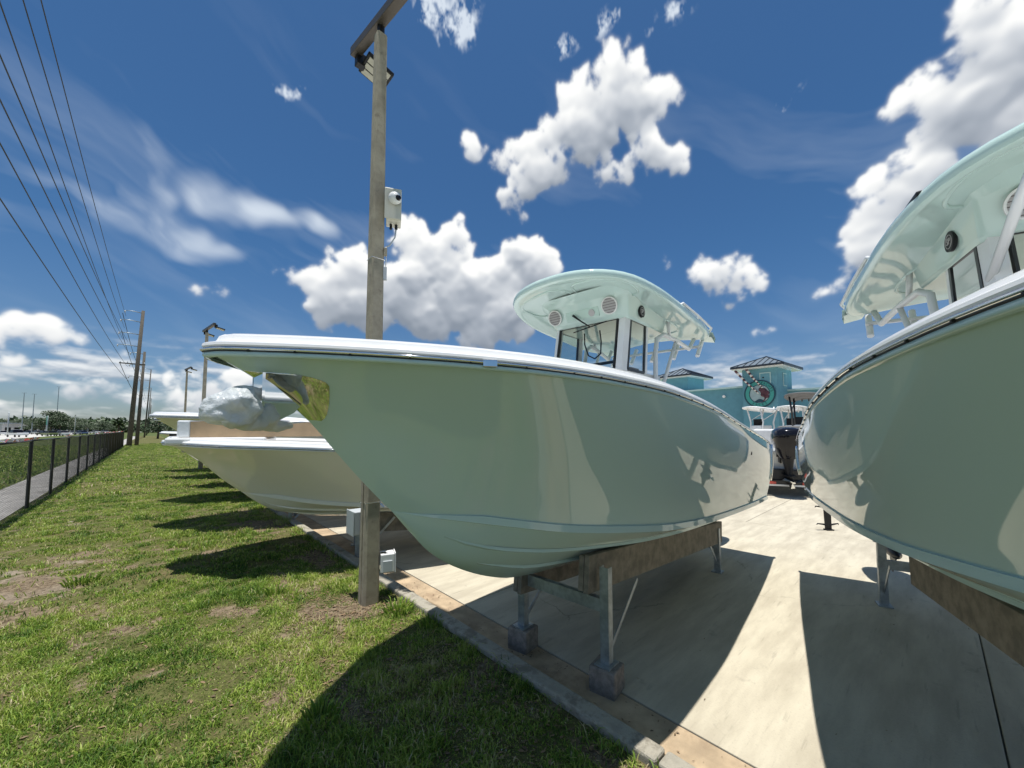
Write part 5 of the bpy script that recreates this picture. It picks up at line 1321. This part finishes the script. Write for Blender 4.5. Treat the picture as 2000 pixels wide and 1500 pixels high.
# ------------------------------------------------------------------ boats and motor in the yard behind
def yard_boat(label, px, d, rz, mh, mtop, mtube, z=0.0, top=True, motor=True, k=1.0, hgt=None):
    x, y = at_depth(px, d)
    r0, h0 = make_boat(label, 'boats parked in the yard behind', (x, y), rz, mh, M_WHITE, zmap=hgt or (lambda z_: .55 + (z_ - .66) * .62), top=False, motor=motor, detail=False)
    if top:
        dz = z
        for s_ in (-1, 1):
            for u0, u1 in ((3.1, 3.25), (4.1, 3.95)):
                MB().tube([(u0, s_ * .45, 1.3), (u1, s_ * .5, 2.3 + dz), (u1 + (.25 if u1 > 3.5 else -.2), s_ * .55, 3.12 + dz)], .045, 8).build('top_leg', mtube, r0, smooth=True)
            MB().tube([(3.2, s_ * .5, 2.4 + dz), (4.1, s_ * .5, 2.9 + dz)], .025, 8).build('top_brace', mtube, r0, smooth=True)
        ht = hardtop(r0, h0, mtop, dz - .16, box=False)
        for q in range(5):
            MB().tube([(4.9, -.6 + .3 * q, 2.95 + dz), (5.02, -.6 + .3 * q, 3.32 + dz)], .035, 8).build('rod_holder', mtube, r0, smooth=True)
        MB().box((3.55, 0, 1.75), (.8, .8, .95)).build('console', M_WHITE, r0, bevel=.05)
        MB().box((3.35, 0, 2.4), (.06, .75, .45)).build('windshield', M_GLOSSBLK, r0)
    # trailer
    tl = empty('boat_trailer', (x, y, 0), rz); tag(tl, 'trailer under the ' + label, 'trailer', 'trailers in the yard')
    for s_ in (-1, 1):
        MB().bar((1.2, s_ * .75, .50), (6.6, s_ * .75, .46), .09, .12).build('frame_rail', M_GALV, tl)
        for u in (4.4, 5.2): MB().disc((u, s_ * .98, .33), (0, s_, 0), .33, .20, 16).build('wheel', M_TYRE, tl, angle=40)
        MB().box((4.8, s_ * 1.08, .70), (1.7, .26, .04)).build('mudguard', M_BLACK, tl, bevel=.01)
    MB().bar((1.2, -.75, .50), (1.2, .75, .50), .09, .10).build('cross_member', M_GALV, tl); MB().bar((6.5, -1.0, .46), (6.5, 1.0, .46), .10, .12).build('cross_member', M_GALV, tl)
    for s_ in (-1, 1): MB().box((6.56, s_ * .85, .46), (.04, .2, .1)).build('tail_light', M_RED, tl)
    return r0, h0
# the boat whose black outboard fills the gap: stern towards us
q = at_depth(1536, 11.6)
gr_ = radians(180 + 24)
ax_ = Vector((cos(gr_), sin(gr_)))
ob_, oh_ = make_boat('white boat stern-on between the two mint boats, black outboard tilted', 'boats parked in the yard behind', (q[0] - ax_.x * 7.3, q[1] - ax_.y * 7.3), gr_, M_WHITE, M_WHITE, zmap=lambda z: .62 + (z - .66) * .62, top=False, motor=False, detail=False)
outboard(ob_, 7.10, 1.09, tilt=radians(3), sc_=(1.28, 1.45, .94))
MB().box((6.2, .35, 1.75), (.5, .7, .7)).build('folded_seat', M_GREYCANV, ob_, bevel=.08)
MB().box((5.2, -.2, 1.6), (.9, .8, .8)).build('console', M_WHITE, ob_, bevel=.06)
tl = empty('boat_trailer', (q[0] - ax_.x * 7.3, q[1] - ax_.y * 7.3, 0), gr_); tag(tl, 'low black trailer under the stern-on white boat', 'trailer', 'trailers in the yard')
for s_ in (-1, 1):
    MB().bar((1.2, s_ * .8, .48), (7.2, s_ * .8, .42), .10, .14).build('frame_rail', M_BLKTUBE, tl)
    for u in (4.6, 5.4): MB().disc((u, s_ * 1.0, .33), (0, s_, 0), .33, .20, 16).build('wheel', M_TYRE, tl, angle=40)
MB().bar((7.2, -1.1, .40), (7.2, 1.1, .40), .12, .14).build('cross_member', M_BLKTUBE, tl)
MB().box((6.6, 0, .62), (1.0, 2.2, .34)).build('trailer_bed', M_BLKTUBE, tl, bevel=.03)
MB().box((7.27, 0, .33), (.03, 2.1, .05)).build('rear_plate', M_WHITE, tl)
for s_ in (-1, 1): MB().box((7.285, s_ * .5, .40), (.03, .35, .07)).build('tail_light', M_RED, tl)
yard_boat('white boat with white hardtop before the teal tower', 1500, 20.5, radians(-8), M_WHITE, M_WHITE, M_ALU, z=.05)
yard_boat('grey boat with black tubed top right of the teal tower', 1545, 17.5, radians(2), M_GREYH, M_GREYCANV, M_BLKTUBE, z=.55)
yard_boat('white boat with white hardtop left of the teal tower', 1385, 24, radians(-35), M_WHITE, M_WHITE, M_ALU, z=.12)
yard_boat('low open white boat before the tower foot', 1455, 15.5, radians(-12), M_WHITE, M_WHITE, M_ALU, top=False)
yard_boat('second low white boat farther before the tower foot', 1478, 27, radians(-12), M_CREAM, M_WHITE, M_ALU, top=False)
# black steel stand with cross bars on the slab
q = gnd(1620, 1036); st = empty('mooring_stand', (q[0], q[1], 0), -YAW); tag(st, 'small black steel stand with two hooked cross bars on the concrete', 'stand')
MB().grid([[(-.065, 0, .02), (.05, 0, .02), (.05, .03, .02), (-.065, .03, .02)], [(-.085, 0, .52), (.045, 0, .52), (.045, .03, .52), (-.085, .03, .52)]], True).build('plate', M_BLACK, st)
for z, l in ((.44, -.24), (.10, -.22)):
    MB().tube([(0, .015, z), (l * .6, .015, z + .02), (l, .015, z + .03), (l - .015, .015, z + .005)], [.022, .016, .012, .006], 8).build('hook_arm', M_BLACK, st, smooth=True)
MB().tube([(0, .015, .10), (.12, .015, .12), (.19, .015, .13), (.20, .015, .105)], [.022, .016, .012, .006], 8).build('hook_arm', M_BLACK, st, smooth=True)
MB().box((0, .015, .012), (.14, .10, .024)).build('base_plate', M_BLACK, st)

# fallen leaves, twigs and grit lying about
def debris(name, lab, boxes, n, zf, cols, smin, smax):
    r_ = random.Random(31); mb = MB()
    for k in range(n):
        x0, x1, y0, y1 = boxes[r_.randrange(len(boxes))]; x = r_.uniform(x0, x1); y = r_.uniform(y0, y1); z = zf(x, y) + .003
        a = r_.uniform(0, 2 * pi); l = r_.uniform(smin, smax); wd = l * r_.uniform(.15, .5); c, s_ = cos(a), sin(a)
        mb.add([(x - c * l, y - s_ * l, z), (x + s_ * wd, y - c * wd, z + .004), (x + c * l, y + s_ * l, z + r_.uniform(0, .008)), (x - s_ * wd, y + c * wd, z + .004)], [(0, 1, 2, 3)])
    o = mb.build(name, cols, None, fix=False); stuff(o, lab, 'debris')
M_LITTER = leaf_mat('dry_leaf', (0.20, 0.13, 0.07)); M_GRIT = leaf_mat('pale_grit', (0.55, 0.52, 0.46))
debris('fallen_leaves', 'scattered dry leaf scraps and twigs on the gutter and concrete', [(2.36, 2.72, -1, 9), (2.36, 2.66, 0, 5), (2.7, 9, -1, 8)], 420, lambda x, y: .002, M_LITTER, .005, .016)
debris('lawn_thatch', 'dry brown thatch scattered through the lawn near the kerb', [(1.0, 2.15, 1.0, 5.2), (-2, 2.1, 1, 9)], 5000, lambda x, y: float(lawn_z(x, y)) + .004, M_LITTER, .008, .028)
debris('grit', 'pale grit specks in the bare soil by the kerb', [(1.2, 2.1, 1.8, 3.2), (-2, 0, 5, 9)], 350, lambda x, y: float(lawn_z(x, y)) + .004, M_GRIT, .003, .008)
